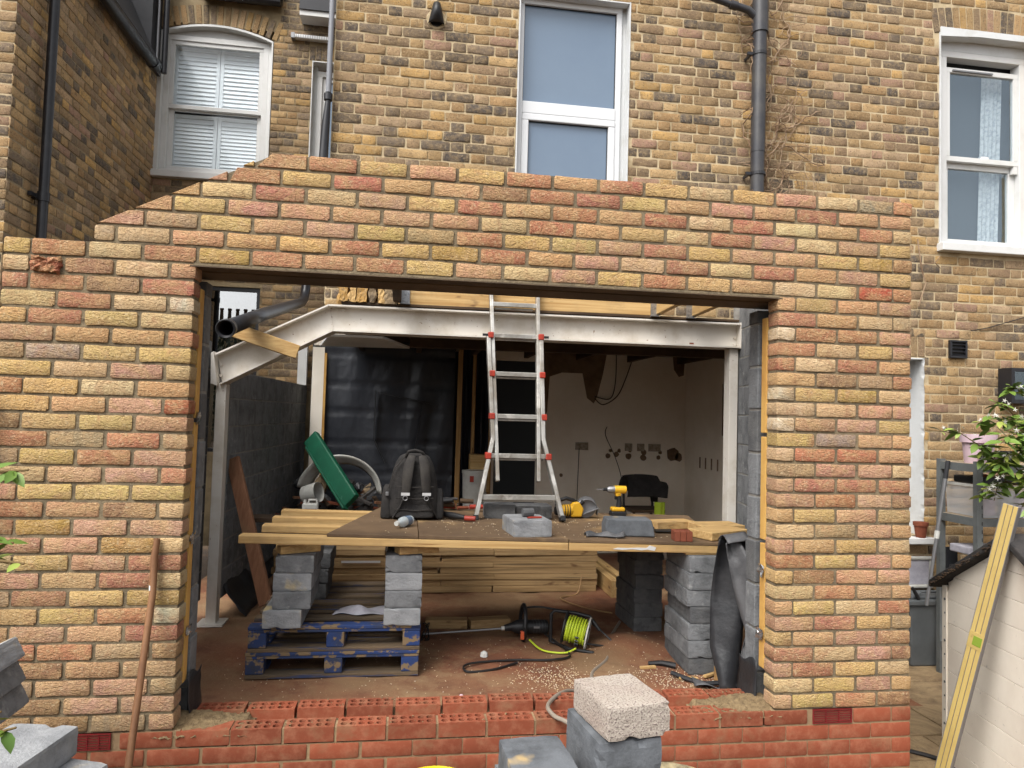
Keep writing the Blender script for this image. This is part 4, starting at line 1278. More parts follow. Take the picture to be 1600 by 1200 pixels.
# black polythene screen on studs
rr = random.Random(12)
def sheet_y(u, v):
    return .014 * math.sin(9 * u + 4 * v) + .005 * math.sin(23 * u - 9 * v) + .012 * math.sin(31 * u * (1 - .3 * v)) * (1 if u > .65 else .3) + rr.uniform(-.003, .003) + (.012 if abs((v * 7) % 1 - .5) < .06 else 0)
mb = MB().grid(lambda u, v: (.10 + 1.40 * u, 4.45 + sheet_y(u, v), FZ + .1 + 2.18 * v), 70, 60)
o = put('polythene_sheet', mb, 'polythene', smooth=True)
tag(o, 'crumpled black polythene sheet screening the back of the room', 'sheet')
for k, (x0, z0, x1, z1) in enumerate(((.66, 1.62, .66, 1.10), (.66, 1.10, .78, .85), (.70, 1.60, 1.25, 1.50), (1.18, 1.55, 1.10, 1.05), (1.10, 1.05, 1.06, .6))):
    o = put('tape_strip', MB().bar((x0, 4.38, z0), (x1, 4.38, z1), .01, .05, (0, 1, 0)).mesh('tape_strip'), 'tool_black')
    tag(o, ['upright strip of glossy black tape on the polythene sheet', 'slanting lower left strip of black tape on the polythene', 'top strip of black tape across the polythene', 'upper right strip of black tape on the polythene', 'lowest right strip of black tape on the polythene'][k], 'tape', 'black tape on the sheet')
mb = MB().grid(lambda u, v: (1.585 + .30 * u, 4.50 + .03 * math.sin(22 * u + 2 * v) + .01 * math.sin(9 * v), FZ + .1 + 2.15 * v), 24, 20)
tag(put('polythene_strip', mb, 'polythene', smooth=True), 'narrow hanging strip of black polythene between stud and doorway', 'sheet')
put('rear_void', B(-.05, 1.7, 4.72, 4.76, FZ, 2.2), 'room_dark')  # dark panel standing in for the open void behind the sheet
tag(bpy.data.objects['rear_void'], 'dark boarding behind the polythene sheet', 'infill')
for k, x in enumerate((1.555, 1.71, 1.90)):
    o = timber('timber_stud', ['upright timber stud at the right edge of the black polythene', 'slimmer upright stud in the dark gap left of the ladder', 'upright door stud just left of the dark doorway'][k], 'stud', (x, 4.42, FZ), (x, 4.42, 2.1), .05 if k == 0 else .035, .05, 'timber_z', (0, 1, 0), group='timber studs')
o = put('plaster_pier', B(-.005, .115, 4.40, 4.60, FZ, 2.06), 'plaster')
tag(o, 'pale plastered pier at the end of the block wall left of the polythene', 'pier')
o = put('foam_strip', B(.1155, .14, 4.40, 4.44, .6, 2.0), 'insulation')
tag(o, 'thin yellow foam strip along the edge of the plastered pier', 'insulation')

# ================================================================== WORK PLATFORM, PALLETS, BLOCK STACKS
def blk(name, T, L, W_, H, m, label, group, tilt=0, cat='block', bevel=.006):
    o = put(name, rough_box(W_, L, H, len(bpy.data.objects), .0035), m)
    o.matrix_basis = T
    return tag(o, label, cat, group)
def mk_pallet(z, jit, lab):
    tn = thing('pallet', lab, 'pallet', (.15 + jit, .93, z), 'blue pallets stacked under the platform')
    x0, x1, y0, y1 = .15 + jit, 1.115 + jit, .925, 2.0
    if z > 0:
        x0 += .005
    for k in range(3):
        xx = x0 + (x1 - x0 - .10) * k / 2
        for j in range(3):
            yy = y0 + .002 + (y1 - y0 - .104) * j / 2
            put('spacer_block', B(xx, xx + .10, yy, yy + .10, z + .022, z + .108), 'blue_paint', tn, bevel=.006)
        put('bottom_runner', B(xx - (.0 if k else 0), xx + .10, y0, y1, z, z + .0205), 'blue_paint', tn, bevel=.003)
    for j in range(3):
        yy = y0 + (y1 - y0 - .10) * j / 2
        put('stringer', B(x0, x1, yy + .001, yy + .101, z + .1085, z + .1235), 'blue_paint', tn, bevel=.003)
    for j in range(7):
        yy = y0 - .002 + (y1 - y0 - .09) * j / 6
        put('deck_board', B(x0 - .002, x1 + .003, yy, yy + random.choice([.09, .1, .085]), z + .1245, z + .1445), 'pallet_wood' if j else 'blue_paint', tn, bevel=.004)
    put('front_board', B(x0, x1, y0 - .001, y0 + .105, z - .001 if z < 0 else z, z + .021), 'pallet_wood', tn, bevel=.003)
    return tn
mk_pallet(FZ + .006, 0, 'lower blue painted pallet standing on the dusty floor')
mk_pallet(FZ + .1515, .004, 'upper blue painted pallet lying on another pallet')
pz = FZ + .2965
names = ['bottom', 'second', 'third', 'top']
for s_, (x, lab, offs) in enumerate(((.275, 'left', [(-.035, -.03), (.012, -.012), (.010, 0), (.02, 0)]), (.905, 'right', [(0, 0), (.004, .0), (.003, .0), (0, .003)]))):
    for k in range(4):
        dx, dy = offs[k]
        T = Matrix.Translation((x + dx, .905 + dy, pz + .1005 * k)) @ Matrix.Rotation(random.uniform(-.015, .015) + (.02 if s_ == 0 and k == 0 else 0), 4, 'Z')
        blk('concrete_block', T, .44, .212, .1, 'block_grey' if k % 2 else 'block_pale', '%s grey block of the %s stack of four on the pallets' % (names[k], lab), 'grey blocks stacked on the pallets')
for k, (x, y, n_) in enumerate(((.30, .93, 0), (.97, .92, 1))):
    mb = MB().bar((x + .0, y + .02, pz + .427), (x + .21 + .02 * n_, y + .12 - .02 * n_, pz + .427), .10, .045)
    if n_:
        mb.bar((x + .10, y - .0, pz + .427), (x + .10, y + .3, pz + .427), .045, .045)
    o = put('timber_packer', mb, 'timber_x', bevel=.004)
    tag(o, ['short timber packer on the left block stack under the platform', 'pair of short timber packers on the right pallet block stack under the platform'][k], 'timber')
# right-hand stack on the floor, lengthwise away from the camera
ord_ = ['lowest', 'second', 'third', 'fourth', 'fifth', 'sixth', 'topmost']
for k in range(7):
    T = Matrix.Translation((2.715 + random.uniform(-.008, .008) - (.010 if k in (4, 5) else 0), .825 + random.uniform(-.008, .008), FZ + .004 + .1005 * k)) @ Matrix.Rotation(math.radians(-2) + random.uniform(-.02, .02), 4, 'Z')
    blk('concrete_block', T, .44, .21, .1, 'block_dark' if k in (0, 3) else 'block_grey', '%s grey block in the stack of seven under the right end of the platform' % ord_[k], 'grey blocks in the right-hand stack')
o = put('timber_packer', MB().box(2.70, 2.93, .86, 1.02, FZ + .709, FZ + .7505), 'timber_x', bevel=.004)
tag(o, 'flat timber packer on top of the right-hand block stack', 'timber')
for k in range(6):
    T = Matrix.Translation((2.655 + random.uniform(-.006, .006), 1.68 + random.uniform(-.01, .01), FZ + .004 + .1005 * k)) @ Matrix.Rotation(random.uniform(-.02, .02), 4, 'Z')
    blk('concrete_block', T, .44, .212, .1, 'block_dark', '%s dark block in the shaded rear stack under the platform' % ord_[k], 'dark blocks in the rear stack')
T = Matrix.Translation((.33, 1.6, FZ + .3))
for k in range(3):
    blk('concrete_block', Matrix.Translation((.32 + .01 * k, 1.50, pz + .1005 * k)), .40, .2, .1, 'block_dark', '%s dark block at the back left of the pallets' % ['lowest', 'middle', 'upper'][k], 'dark blocks behind on the pallets')
# platform joists (run along x, slightly down to the right) and boards
def jz(x):
    return .665 - (x - .1) * .0195
jl = ['front', 'second', 'third', 'rear']
for k, y in enumerate((.90, 1.27, 1.60, 1.94)):
    if k == 0:
        tag(put('platform_joist', MB().bar((.10, y, jz(.10)), (1.97, y, jz(1.97)), .095, .044), 'timber_x', bevel=.004), 'left length of the front joist of the work platform', 'joist', 'platform joists')
        tag(put('platform_joist', MB().bar((1.974, y + .001, jz(1.974)), (2.955, y + .001, jz(2.955)), .095, .046), 'timber_x', bevel=.004), 'right length of the front joist of the work platform', 'joist', 'platform joists')
    else:
        x0 = (.10, .152, .153, .152)[k]
        tag(put('platform_joist', MB().bar((x0, y, jz(x0)), (3.05, y, jz(3.05)), .095, .046), 'timber_x', bevel=.004), '%s joist of the work platform with its sawn end showing at the left' % jl[k], 'joist', 'platform joists')
def ply(name, pts, th, m, label):
    vs = [(x, y, jz(x) + .0245) for x, y in pts] + [(x, y, jz(x) + .0245 + th) for x, y in pts]
    n = len(pts)
    o = put(name, MB().add(vs, [tuple(range(n - 1, -1, -1)), tuple(range(n, 2 * n))] + [(i, (i + 1) % n, (i + 1) % n + n, i + n) for i in range(n)]), m, bevel=.002)
    return tag(o, label, 'board', 'boards on the work platform')
ply('platform_board', [(.575, .862), (1.088, .858), (1.088, 2.12), (.84, 2.12)], .018, 'plywood', 'brown plywood board with a slanted left edge under the backpack')
ply('platform_board', [(1.092, .855), (1.97, .853), (1.97, 2.1), (1.092, 2.1)], .020, 'plywood', 'brown plywood board in the middle of the platform under the ladder')
ply('platform_board', [(1.974, .852), (2.93, .85), (3.22, 2.1), (1.974, 2.1)], .018, 'plywood', 'brown plywood board at the right end of the platform')
PT = lambda x: jz(x) + .0445                                 # top of the boards
# stack of long timbers lying on the floor behind
sb = random.Random(6)
hl = ['lowest', 'second', 'third', 'fourth', 'fifth', 'sixth', 'top']
for k in range(7):
    z = FZ + .03 + .052 * k
    for j in range(2 if k % 2 else 3):
        n_ = 2 if k % 2 else 3
        L = 2.75 / n_
        x = -.05 + L * j + sb.uniform(-.02, .02)
        o = timber('stacked_timber', '', 'timber', (x, 2.93 + sb.uniform(-.008, .008) + .01 * (k % 2), z), (x + L - .006, 2.93 + sb.uniform(-.008, .008) + .01 * (k % 2), z), .18, .0505, 'timber_stack', group='long timbers stacked on the floor')
        tag(o, '%s timber, %s length, in the pile lying across the floor behind the platform' % (hl[k], ['left', 'middle' if n_ == 3 else 'right', 'right'][j]), 'timber', 'long timbers stacked on the floor')
for k in range(2):
    o = timber('floor_timber', '', 'timber', (2.80 + .10 * k, 2.62, FZ + .075), (2.80 + .10 * k, 4.3, FZ + .075), .07, .145, 'timber_y')
    tag(o, ['left of two long timbers lying front to back behind the dark block stack', 'right of two long timbers lying front to back behind the dark block stack'][k], 'timber', 'timbers lying front to back')
for k, (x0, x1, y0, y1) in enumerate(((1.18, 1.475, 1.82, 1.80), (1.49, 1.78, 1.79, 1.83))):
    o = timber('timber_offcut', '', 'timber', (x0, y0 + .05, FZ + .035), (x1, y1 + .05, FZ + .035), .10, .06, 'timber_stack')
    tag(o, ['left of two short timber offcuts on the floor under the platform', 'right of two short timber offcuts on the floor under the platform'][k], 'timber', 'offcuts under the platform')
o = timber('leaning_plank', '', 'plank', (-.262, 2.22, 1.02), (.075, 1.92, FZ + .16), .10, .032, 'timber_red', (.3, 1, 0))
tag(o, 'reddish brown plank leaning on the dark block wall at the left', 'plank')
o = timber('overhead_batten', '', 'timber', (-.25, 1.86, 1.945), (.215, 1.93, 1.800), .055, .098, 'timber_x')
tag(o, 'short thick timber propped across the cranked white beam under the pipe', 'timber')
dp = thing('drain_pipe', 'loose dark soil pipe with its open end towards the viewer above the beam', 'pipe', (-.07, 1.05, 1.85))
pp = [(-.068, 1.05, 1.852), (-.10, 2.2, 2.09), (-.15, 4.45, 2.53), (-.15, 4.62, 2.60), (-.148, 4.70, 2.72), (-.146, 4.72, 3.6)]
put('tube', MB().tube(pp, .047, 20, cap=False), 'black_plastic', dp, smooth=True, solid=.005)
put('collar', MB().tube([(-.0675, 1.045, 1.851), (-.0695, 1.09, 1.861)], .053, 20, cap=False).tube([(-.070, 1.10, 1.863), (-.071, 1.12, 1.867)], .051, 20, cap=False), 'black_plastic', dp, smooth=True, solid=.006)
# black membrane slumped by the block wall and at the right jamb
rr = random.Random(15)
mb = MB().grid(lambda u, v: (-.34 + .22 * v ** 2 + .03 * math.sin(7 * u) + rr.uniform(-.01, .01), 2.2 + 1.6 * u, FZ + .02 + .42 * (1 - v) + .02 * math.sin(13 * u + 5 * v)), 22, 10)
tag(put('membrane_sheet', mb, 'dpc', smooth=True, solid=.003), 'black membrane sagging along the foot of the dark block wall', 'membrane')
mr = thing('membrane_roll', 'folded strip of black damp-proof membrane standing against the right jamb', 'membrane', (2.85, .55, FZ))
rr = random.Random(16)
def strip(pts, w0, m, n=24):
    P_ = [Vector(p) for p in pts]
    def f(u, v):
        t_ = v * (len(P_) - 1)
        i = min(int(t_), len(P_) - 2)
        c = P_[i].lerp(P_[i + 1], t_ - i)
        return (c.x + w0 * (u - .5), c.y + .05 * math.sin(3 * u + 4 * v) + rr.uniform(-.003, .003), c.z + .012 * math.sin(9 * u))
    return MB().grid(f, 6, n)
put('back_fold', strip([(2.855, .56, .72), (2.85, .60, .40), (2.84, .60, .1), (2.86, .56, FZ + .02)], .16, 0), 'dpc', mr, smooth=True, solid=.004)
put('front_fold', strip([(2.835, .50, .71), (2.86, .47, .60), (2.90, .44, .35), (2.93, .42, .15)], .09, 0), 'dpc_grey', mr, smooth=True, solid=.004)
put('top_fold', MB().grid(lambda u, v: (2.79 + .13 * u, .48 + .13 * v, .715 + .035 * math.sin(math.pi * v) + .02 * u), 6, 8), 'dpc_grey', mr, smooth=True, solid=.004)
put('lower_curl', strip([(2.93, .42, .30), (2.88, .40, .10), (2.90, .37, -.03), (2.93, .33, -.08)], .05, 0), 'dpc_grey', mr, smooth=True, solid=.004)
wire('loose_strip', 'strip of black membrane trailing over the sill by the right jamb', [(2.60, .80, FZ + .03), (2.72, .66, FZ + .02), (2.84, .62, FZ + .03), (2.9, .45, FZ + .06), (2.82, .22, .0), (2.78, .12, .0)], .014, 'dpc', 'membrane')
o = put('membrane_offcut', MB().grid(lambda u, v: (2.66 + .16 * u + .02 * v, .60 + .10 * v - .1 * u, FZ + .025 + .02 * math.sin(4 * u + 2 * v)), 8, 6), 'dpc_grey', smooth=True, solid=.003)
tag(o, 'crumpled offcut of grey membrane on the floor by the right block stack', 'membrane')

# ================================================================== THINGS ON THE PLATFORM
# backpack
bp = thing('backpack', 'black backpack standing on the platform with its shoulder straps to the front', 'backpack', (1.055, 1.5, PT(1.05)))
bz = PT(1.05)
def pack(cx, cy, z0, h, wa, wb, d, n=28):
    mb = MB()
    prof = [(0.0, .72), (.04, .93), (.15, 1.0), (.4, 1.0), (.62, .93), (.8, .80), (.92, .62), (.98, .42), (1.0, .15)]
    vs, fs = [], []
    for f, s_ in prof:
        wv = (wa + (wb - wa) * f) / 2 * s_ ** .6
        for k in range(n):
            a = 2 * math.pi * k / n
            ca, sa = math.cos(a), math.sin(a)
            e = .55
            vs.append((cx + wv * math.copysign(abs(ca) ** e, ca), cy + d / 2 * s_ ** .7 * math.copysign(abs(sa) ** e, sa) + .02 * f, z0 + h * f))
    for i in range(len(prof) - 1):
        for k in range(n):
            fs.append((i * n + k, i * n + (k + 1) % n, (i + 1) * n + (k + 1) % n, (i + 1) * n + k))
    fs += [tuple(range(n - 1, -1, -1)), tuple((len(prof) - 1) * n + k for k in range(n))]
    return mb.add(vs, fs)
put('body', pack(1.06, 1.55, bz, .43, .36, .29, .22), 'fabric_black', bp, smooth=True, sub=1)
put('back_panel', pack(1.065, 1.475, bz + .03, .33, .25, .22, .08), 'fabric_black', bp, smooth=True, sub=1)
put('side_pocket', pack(.885, 1.53, bz, .22, .08, .06, .14), 'fabric_black', bp, smooth=True, sub=1)
put('side_pocket', pack(1.235, 1.53, bz, .20, .06, .05, .14), 'fabric_black', bp, smooth=True, sub=1)
put('lumbar_pad', pack(1.07, 1.45, bz + .015, .11, .26, .22, .06), 'fabric_black', bp, smooth=True, sub=1)
for sx in (-1, 1):
    c = 1.075
    pts = [(c + sx * .035, 1.47, bz + .415), (c + sx * .05, 1.425, bz + .37), (c + sx * .062, 1.41, bz + .26), (c + sx * .068, 1.415, bz + .18)]
    st = put('shoulder_strap', MB().tube(pts, [.026, .034, .034, .028], 10, flat=.4), 'strap_grey', bp, smooth=True)
    put('webbing', MB().tube([(c + sx * .068, 1.412, bz + .175), (c + sx * .10, 1.43, bz + .09), (c + sx * .145, 1.46, bz + .015)], .016, 8, flat=.35), 'fabric_black', bp, smooth=True)
    put('reflective_band', MB().box(c + sx * .068 - .028, c + sx * .068 + .028, 1.388, 1.394, bz + .165, bz + .183), 'reflective', st)
    put('ring', MB().tube([(c + sx * .068 + .014 * math.cos(a), 1.392, bz + .148 + .014 * math.sin(a)) for a in [2 * math.pi * k / 16 for k in range(17)]], .003, 6), 'tool_grey', bp)
put('grab_handle', MB().tube([(1.0, 1.50, bz + .41), (1.02, 1.48, bz + .445), (1.06, 1.475, bz + .455), (1.11, 1.48, bz + .44), (1.13, 1.50, bz + .41)], .010, 8), 'fabric_black', bp, smooth=True)
put('zip', MB().tube([(.895, 1.47, bz + .20), (.93, 1.465, bz + .33), (1.0, 1.47, bz + .42)], .0035, 8), 'strap_grey', bp, smooth=True)
for k_ in range(3):
    put('seam', MB().tube([(.945, 1.428 - .002 * k_, bz + .07 + .075 * k_), (1.07, 1.42 - .002 * k_, bz + .065 + .075 * k_), (1.19, 1.428 - .002 * k_, bz + .07 + .075 * k_)], .0035, 6), 'strap_grey', bp, smooth=True)
put('buckle', MB().box(.878, .898, 1.452, 1.475, bz + .155, bz + .18), 'tool_grey', bp, bevel=.003)
# water bottle lying down
T = Matrix.Translation((.965, 1.09, PT(1) + .031)) @ Matrix.Rotation(math.radians(62), 4, 'Z') @ Matrix.Rotation(math.pi / 2, 4, 'Y')
bt = thing('water_bottle', 'clear plastic water bottle with a pale blue label lying before the backpack', 'bottle', (.965, 1.09, PT(1)))
put('body', MB().lathe([(.012, 0), (.014, .012), (.027, .045), (.031, .06), (.030, .10), (.031, .15), (.028, .165)], 18, T), 'bottle_clear', bt, smooth=True)
put('label_band', MB().lathe([(.0316, .085), (.0316, .14)], 18, T, cap=False), 'film_glass', bt, smooth=True)
put('cap', MB().lathe([(.015, -.014), (.015, .002)], 14, T), 'white_plastic', bt)
# ladder
ld = thing('ladder', 'aluminium multi-purpose ladder with flared feet standing on the platform', 'ladder', (1.78, 1.55, PT(1.78)))
FLz = PT(1.78)
def lad(x, z):                                               # a point on the leaning plane
    return Vector((x, 1.54 + (z - FLz) * .225, z))
for sx, xf, xk, xt in ((-1, 1.482, 1.598, 1.575), (1, 2.083, 1.955, 1.940)):
    mb = MB()
    mb.bar(lad(xf, FLz + .01), lad(xk, FLz + .55), .028, .066, (0, -1, .2))
    mb.bar(lad(xk, FLz + .545), lad(xt + sx * .012, 1.975), .028, .066, (0, -1, .2))
    put('outer_rail', mb, 'aluminium', ld, bevel=.003)
    mi = MB().bar(lad(xk - sx * .035, FLz + .26) + Vector((0, .01, 0)), lad(xt - sx * .004, 2.42) + Vector((0, .01, 0)), .026, .058, (0, -1, .2))
    put('inner_rail', mi, 'aluminium', ld, bevel=.003)
    put('foot', MB().bar(lad(xf - sx * -.0, FLz), lad(xf, FLz + .035), .036, .074, (0, -1, .2)), 'tool_black', ld, bevel=.004)
for k, (z, xa, xb, knob) in enumerate(((FLz + .155, 1.50, 2.055, False), (FLz + .435, 1.565, 1.99, True), (FLz + .71, 1.59, 1.962, True), (1.69, 1.59, 1.955, True), (1.972, 1.58, 1.95, True), (2.21, 1.585, 1.93, False))):
    put('rung', MB().bar(lad(xa, z), lad(xb, z), .03, .032 if k else .036, (0, 0, 1)).bar(lad(xa + .03, z - .026) + Vector((0, .03, 0)), lad(xb - .03, z - .026) + Vector((0, .03, 0)), .025, .014), 'aluminium', ld, bevel=.003)
    if knob:
        for x in (xa, xb):
            put('rung_lock', MB().box(x - .02, x + .02, lad(x, z).y - .045, lad(x, z).y + .03, z - .022, z + .022), 'red_plastic', ld, bevel=.006)
for x in (1.54, 1.985):
    put('hinge_pin', MB().bar(lad(x - .02, 1.972) + Vector((0, -.03, 0)), lad(x + .02, 1.972) + Vector((0, -.03, 0)), .016, .016), 'tool_black', ld)
# blocks and tools on the boards
z = PT(1.8)
o = blk('cut_block', Matrix.Translation((1.645, .875, z)) @ Matrix.Rotation(math.radians(6), 4, 'Z'), .30, .235, .098, 'block_pale', 'pale grey block with a pencil on it at the front edge of the platform', None)
tag(put('lump_hammer_head', MB().tube([(1.72, 1.04, z + .125), (1.79, 1.055, z + .125)], .027, 8), 'block_dark', bevel=.004), 'dark rounded lump lying on the pale block', 'hammer head')
tag(put('red_pencil', MB().tube([(1.74, .97, z + .104), (1.83, .99, z + .104)], .006, 6), 'red_plastic'), 'red pencil lying on the pale block', 'pencil')
blk('concrete_block', Matrix.Translation((1.55, 1.62, z)) @ Matrix.Rotation(math.radians(-3), 4, 'Z'), .20, .215, .10, 'block_dark', 'left of two dark grey blocks standing behind the ladder rails', 'grey blocks behind the ladder')
blk('concrete_block', Matrix.Translation((1.775, 1.63, z)) @ Matrix.Rotation(math.radians(2), 4, 'Z'), .20, .255, .09, 'block_dark', 'right of two dark grey blocks standing behind the ladder rails', 'grey blocks behind the ladder')
zr_ = PT(2.4)
T = Matrix.Translation((2.24, 1.01, zr_)) @ Matrix.Rotation(math.radians(-6), 4, 'Z')
o = put('kerb_block', MB().prism([(0, 0), (.31, 0), (.30, .06), (.285, .105), (.012, .105), (0, .06)], 0, .16), 'block_slate', bevel=.008)
o.matrix_basis = T
tag(o, 'dark grey rounded kerb block on the platform below the cordless driver', 'block')
# cordless impact driver
dr = thing('cordless_driver', 'yellow and black cordless impact driver standing on its battery', 'drill', (2.60, 1.95, PT(2.6)))
dx, dy, dz = 2.60, 1.95, PT(2.6)
put('battery', B(dx - .058, dx + .060, dy - .038, dy + .038, dz, dz + .034), 'tool_black', dr, bevel=.008)
put('battery_shoe', B(dx - .052, dx + .050, dy - .036, dy + .036, dz + .0345, dz + .065), 'yellow_tool', dr, bevel=.010)
put('grip', MB().tube([(dx + .008, dy, dz + .06), (dx + .012, dy, dz + .11), (dx + .002, dy, dz + .165)], [.024, .019, .023], 12), 'tool_black', dr, smooth=True)
put('motor_housing', MB().tube([(dx - .030, dy, dz + .195), (dx + .062, dy, dz + .195)], [.031, .029], 16), 'yellow_tool', dr, smooth=False, bevel=.004)
put('collar_block', B(dx - .022, dx + .02, dy - .022, dy + .022, dz + .145, dz + .18), 'yellow_tool', dr, bevel=.008)
put('gear_case', MB().tube([(dx - .085, dy, dz + .195), (dx - .07, dy, dz + .195), (dx - .03, dy, dz + .195)], [.018, .026, .029], 16), 'tool_grey', dr, smooth=True)
put('chuck', MB().tube([(dx - .115, dy, dz + .195), (dx - .085, dy, dz + .195)], .011, 12), 'tool_black', dr)
put('bit', MB().tube([(dx - .165, dy, dz + .195), (dx - .115, dy, dz + .195)], .004, 8), 'tool_grey', dr)
put('trigger', B(dx - .026, dx - .012, dy - .009, dy + .009, dz + .12, dz + .15), 'tool_black', dr, bevel=.004)
# circular saw
cs = thing('circular_saw', 'yellow circular saw with a grey blade guard lying behind the ladder foot', 'saw', (2.22, 1.78, zr_))
put('motor', MB().tube([(2.10, 1.76, zr_ + .055), (2.12, 1.76, zr_ + .056), (2.20, 1.77, zr_ + .058)], [.036, .042, .042], 18), 'yellow_tool', cs, bevel=.004)
put('motor_cap', MB().tube([(2.078, 1.758, zr_ + .055), (2.10, 1.76, zr_ + .055)], [.030, .036], 18), 'tool_black', cs)
for k_ in range(4):
    put('vent_slot', MB().tube([(2.125 + .018 * k_, 1.762, zr_ + .056), (2.131 + .018 * k_, 1.762, zr_ + .056)], .0428, 18), 'tool_black', cs)
put('housing', MB().prism([(2.19, zr_ + .01), (2.27, zr_ + .012), (2.285, zr_ + .07), (2.25, zr_ + .12), (2.205, zr_ + .115), (2.19, zr_ + .08)], 1.735, 1.80), 'yellow_tool', cs, bevel=.012, seg=3)
put('handle', MB().tube([(2.09, 1.78, zr_ + .085), (2.105, 1.78, zr_ + .125), (2.16, 1.78, zr_ + .142), (2.22, 1.785, zr_ + .125), (2.255, 1.79, zr_ + .10)], .014, 10), 'tool_black', cs, smooth=True)
put('front_knob', MB().tube([(2.262, 1.76, zr_ + .10), (2.285, 1.755, zr_ + .125)], [.012, .017], 10), 'tool_black', cs, smooth=True)
put('blade_guard', MB().grid(lambda u, v: (2.31 + .085 * math.cos(math.pi * (u * 1.15 - .1)), 1.76 + .05 * v, zr_ + .05 + .085 * math.sin(math.pi * (u * 1.15 - .1))), 18, 2), 'tool_grey', cs, smooth=True, solid=.003)
put('blade', MB().lathe([(.078, 0), (.078, .002)], 28, Matrix.Translation((2.31, 1.785, zr_ + .08)) @ Matrix.Rotation(math.pi / 2, 4, 'X')), 'tool_grey', cs)
put('base_plate', MB().bar((2.24, 1.80, zr_ + .01), (2.40, 1.78, zr_ + .075), .09, .004), 'tool_grey', cs)
zb = PT(2.7)
o = put('brick_piece', MB().box(0, .035, 0, .10, 0, .06).box(.037, .072, 0, .10, 0, .06).box(.074, .109, 0, .10, 0, .06).box(.03, .08, .01, .09, .005, .05), 'terracotta', bevel=.003)
o.matrix_basis = Matrix.Translation((2.63, .862, zb)) @ Matrix.Rotation(math.radians(-8), 4, 'Z')
tag(o, 'ribbed red brick piece at the front right of the platform', 'brick')
for k, (a, b_, wd, th, lab) in enumerate((((2.66, 1.35, .03), (2.95, 1.42, .03), .13, .05, 'short pale timber block lying across other offcuts on the platform'),
                                          ((2.84, .98, .027), (3.16, 1.12, .027), .20, .05, 'thick yellow timber offcut at the right end of the platform'),
                                          ((2.92, 1.26, .027), (3.24, 1.30, .027), .20, .05, 'wide flat timber offcut by the right-hand block wall'))):
    z = PT(2.9)
    o = timber('timber_offcut', '', 'timber', (a[0], a[1], z + a[2]), (b_[0], b_[1], z + b_[2]), wd, th, 'timber_x')
    tag(o, lab, 'timber', 'offcuts on the platform')
o = put('work_glove', MB().grid(lambda u, v: (2.10 + .24 * u, .93 + .07 * v + .02 * math.sin(6 * u), PT(2.2) + .006 + .018 * math.sin(math.pi * v) * (1 + .5 * math.sin(14 * u)) - .0 * u), 16, 8), 'dpc_grey', smooth=True, solid=.006)
tag(o, 'flattened dark grey work glove near the front edge of the platform', 'glove')
o = put('trowel', MB().bar((2.50, 1.22, PT(2.6) + .02), (2.62, 1.20, PT(2.6) + .022), .03, .022).prism([(2.62, PT(2.6) + .008), (2.78, PT(2.6) + .008), (2.78, PT(2.6) + .012), (2.62, PT(2.6) + .012)], 1.15, 1.25), 'tool_black', bevel=.003)
tag(o, 'black handled trowel lying on the platform', 'trowel')
tl_ = thing('hand_drill', 'dark drill body with red grip lying between backpack and ladder', 'tool', (1.34, 1.46, PT(1.35)))
z = PT(1.35)
put('body', MB().tube([(1.24, 1.62, z + .03), (1.32, 1.50, z + .03), (1.40, 1.44, z + .025)], [.018, .022, .016], 10), 'tool_black', tl_, smooth=True)
put('grip', MB().tube([(1.40, 1.44, z + .022), (1.47, 1.42, z + .02)], .017, 10), 'red_plastic', tl_, smooth=True)
tc = thing('tool_heap', 'heap of brown and red hand tools behind the backpack', 'tools', (1.40, 2.3, .65))
rr = random.Random(31)
for k in range(14):
    a = rr.uniform(0, 3.1)
    x, y, zz = 1.22 + .26 * rr.random(), 1.92 + .12 * rr.random(), PT(1.4) + .02 + .07 * rr.random()
    put('tool', MB().tube([(x, y, zz), (x + .10 * math.cos(a), y + .05 * math.sin(a), zz + rr.uniform(-.01, .02))], rr.uniform(.008, .02), 8), rr.choice(['tool_black', 'red_plastic', 'timber_dark', 'terracotta', 'junk_dark']), tc, smooth=True)
rr = random.Random(77)
pg = [(2.24, .603), (2.30, .598), (2.36, .602), (2.42, .596), (2.455, .60), (2.50, .592), (2.51, .612), (2.47, .625), (2.45, .61), (2.40, .612), (2.34, .609), (2.27, .611)]
o = put('plaster_splash', MB().prism([(x, z + .012) for x, z in pg], .8505, .853), 'white_paint')
tag(o, 'white plaster splash on the edge of the front platform joist', 'splash')
o = put('grey_bundle', MB().grid(lambda u, v: (1.90 + .20 * u + rr.uniform(-.004, .004), 1.55 + .08 * math.cos(math.pi * 2 * v), .545 + .05 * math.sin(math.pi * 2 * v) + rr.uniform(-.006, .006)), 10, 12), 'dpc_grey', smooth=True)
tag(o, 'crinkled grey wrapped bundle tucked under the platform joists', 'bundle')
o = put('timber_tape', B(.50, .82, 2.826, 2.829, .128, .146), 'reflective')
tag(o, 'shiny white tape on the timber pile between the block stacks', 'tape')
# wood chips on the boards, uncountable
rr = random.Random(41)
mb = MB()
for k in range(260):
    x = rr.choice([rr.uniform(1.2, 1.75), rr.uniform(1.9, 2.7), rr.uniform(.8, 2.8)])
    y = rr.uniform(.9, 1.7)
    s_ = rr.uniform(.0012, .005)
    T = Matrix.Translation((x, y, PT(x) + .002)) @ Euler((rr.uniform(-.4, .4), rr.uniform(-.4, .4), rr.uniform(0, 6))).to_matrix().to_4x4()
    mb.box(-s_, s_, -s_ * .4, s_ * .4, -.001, .001, T)
o = stuff(put('wood_chips', mb, 'chip'))
tag(o, 'pale wood chips scattered over the platform boards', 'chips')

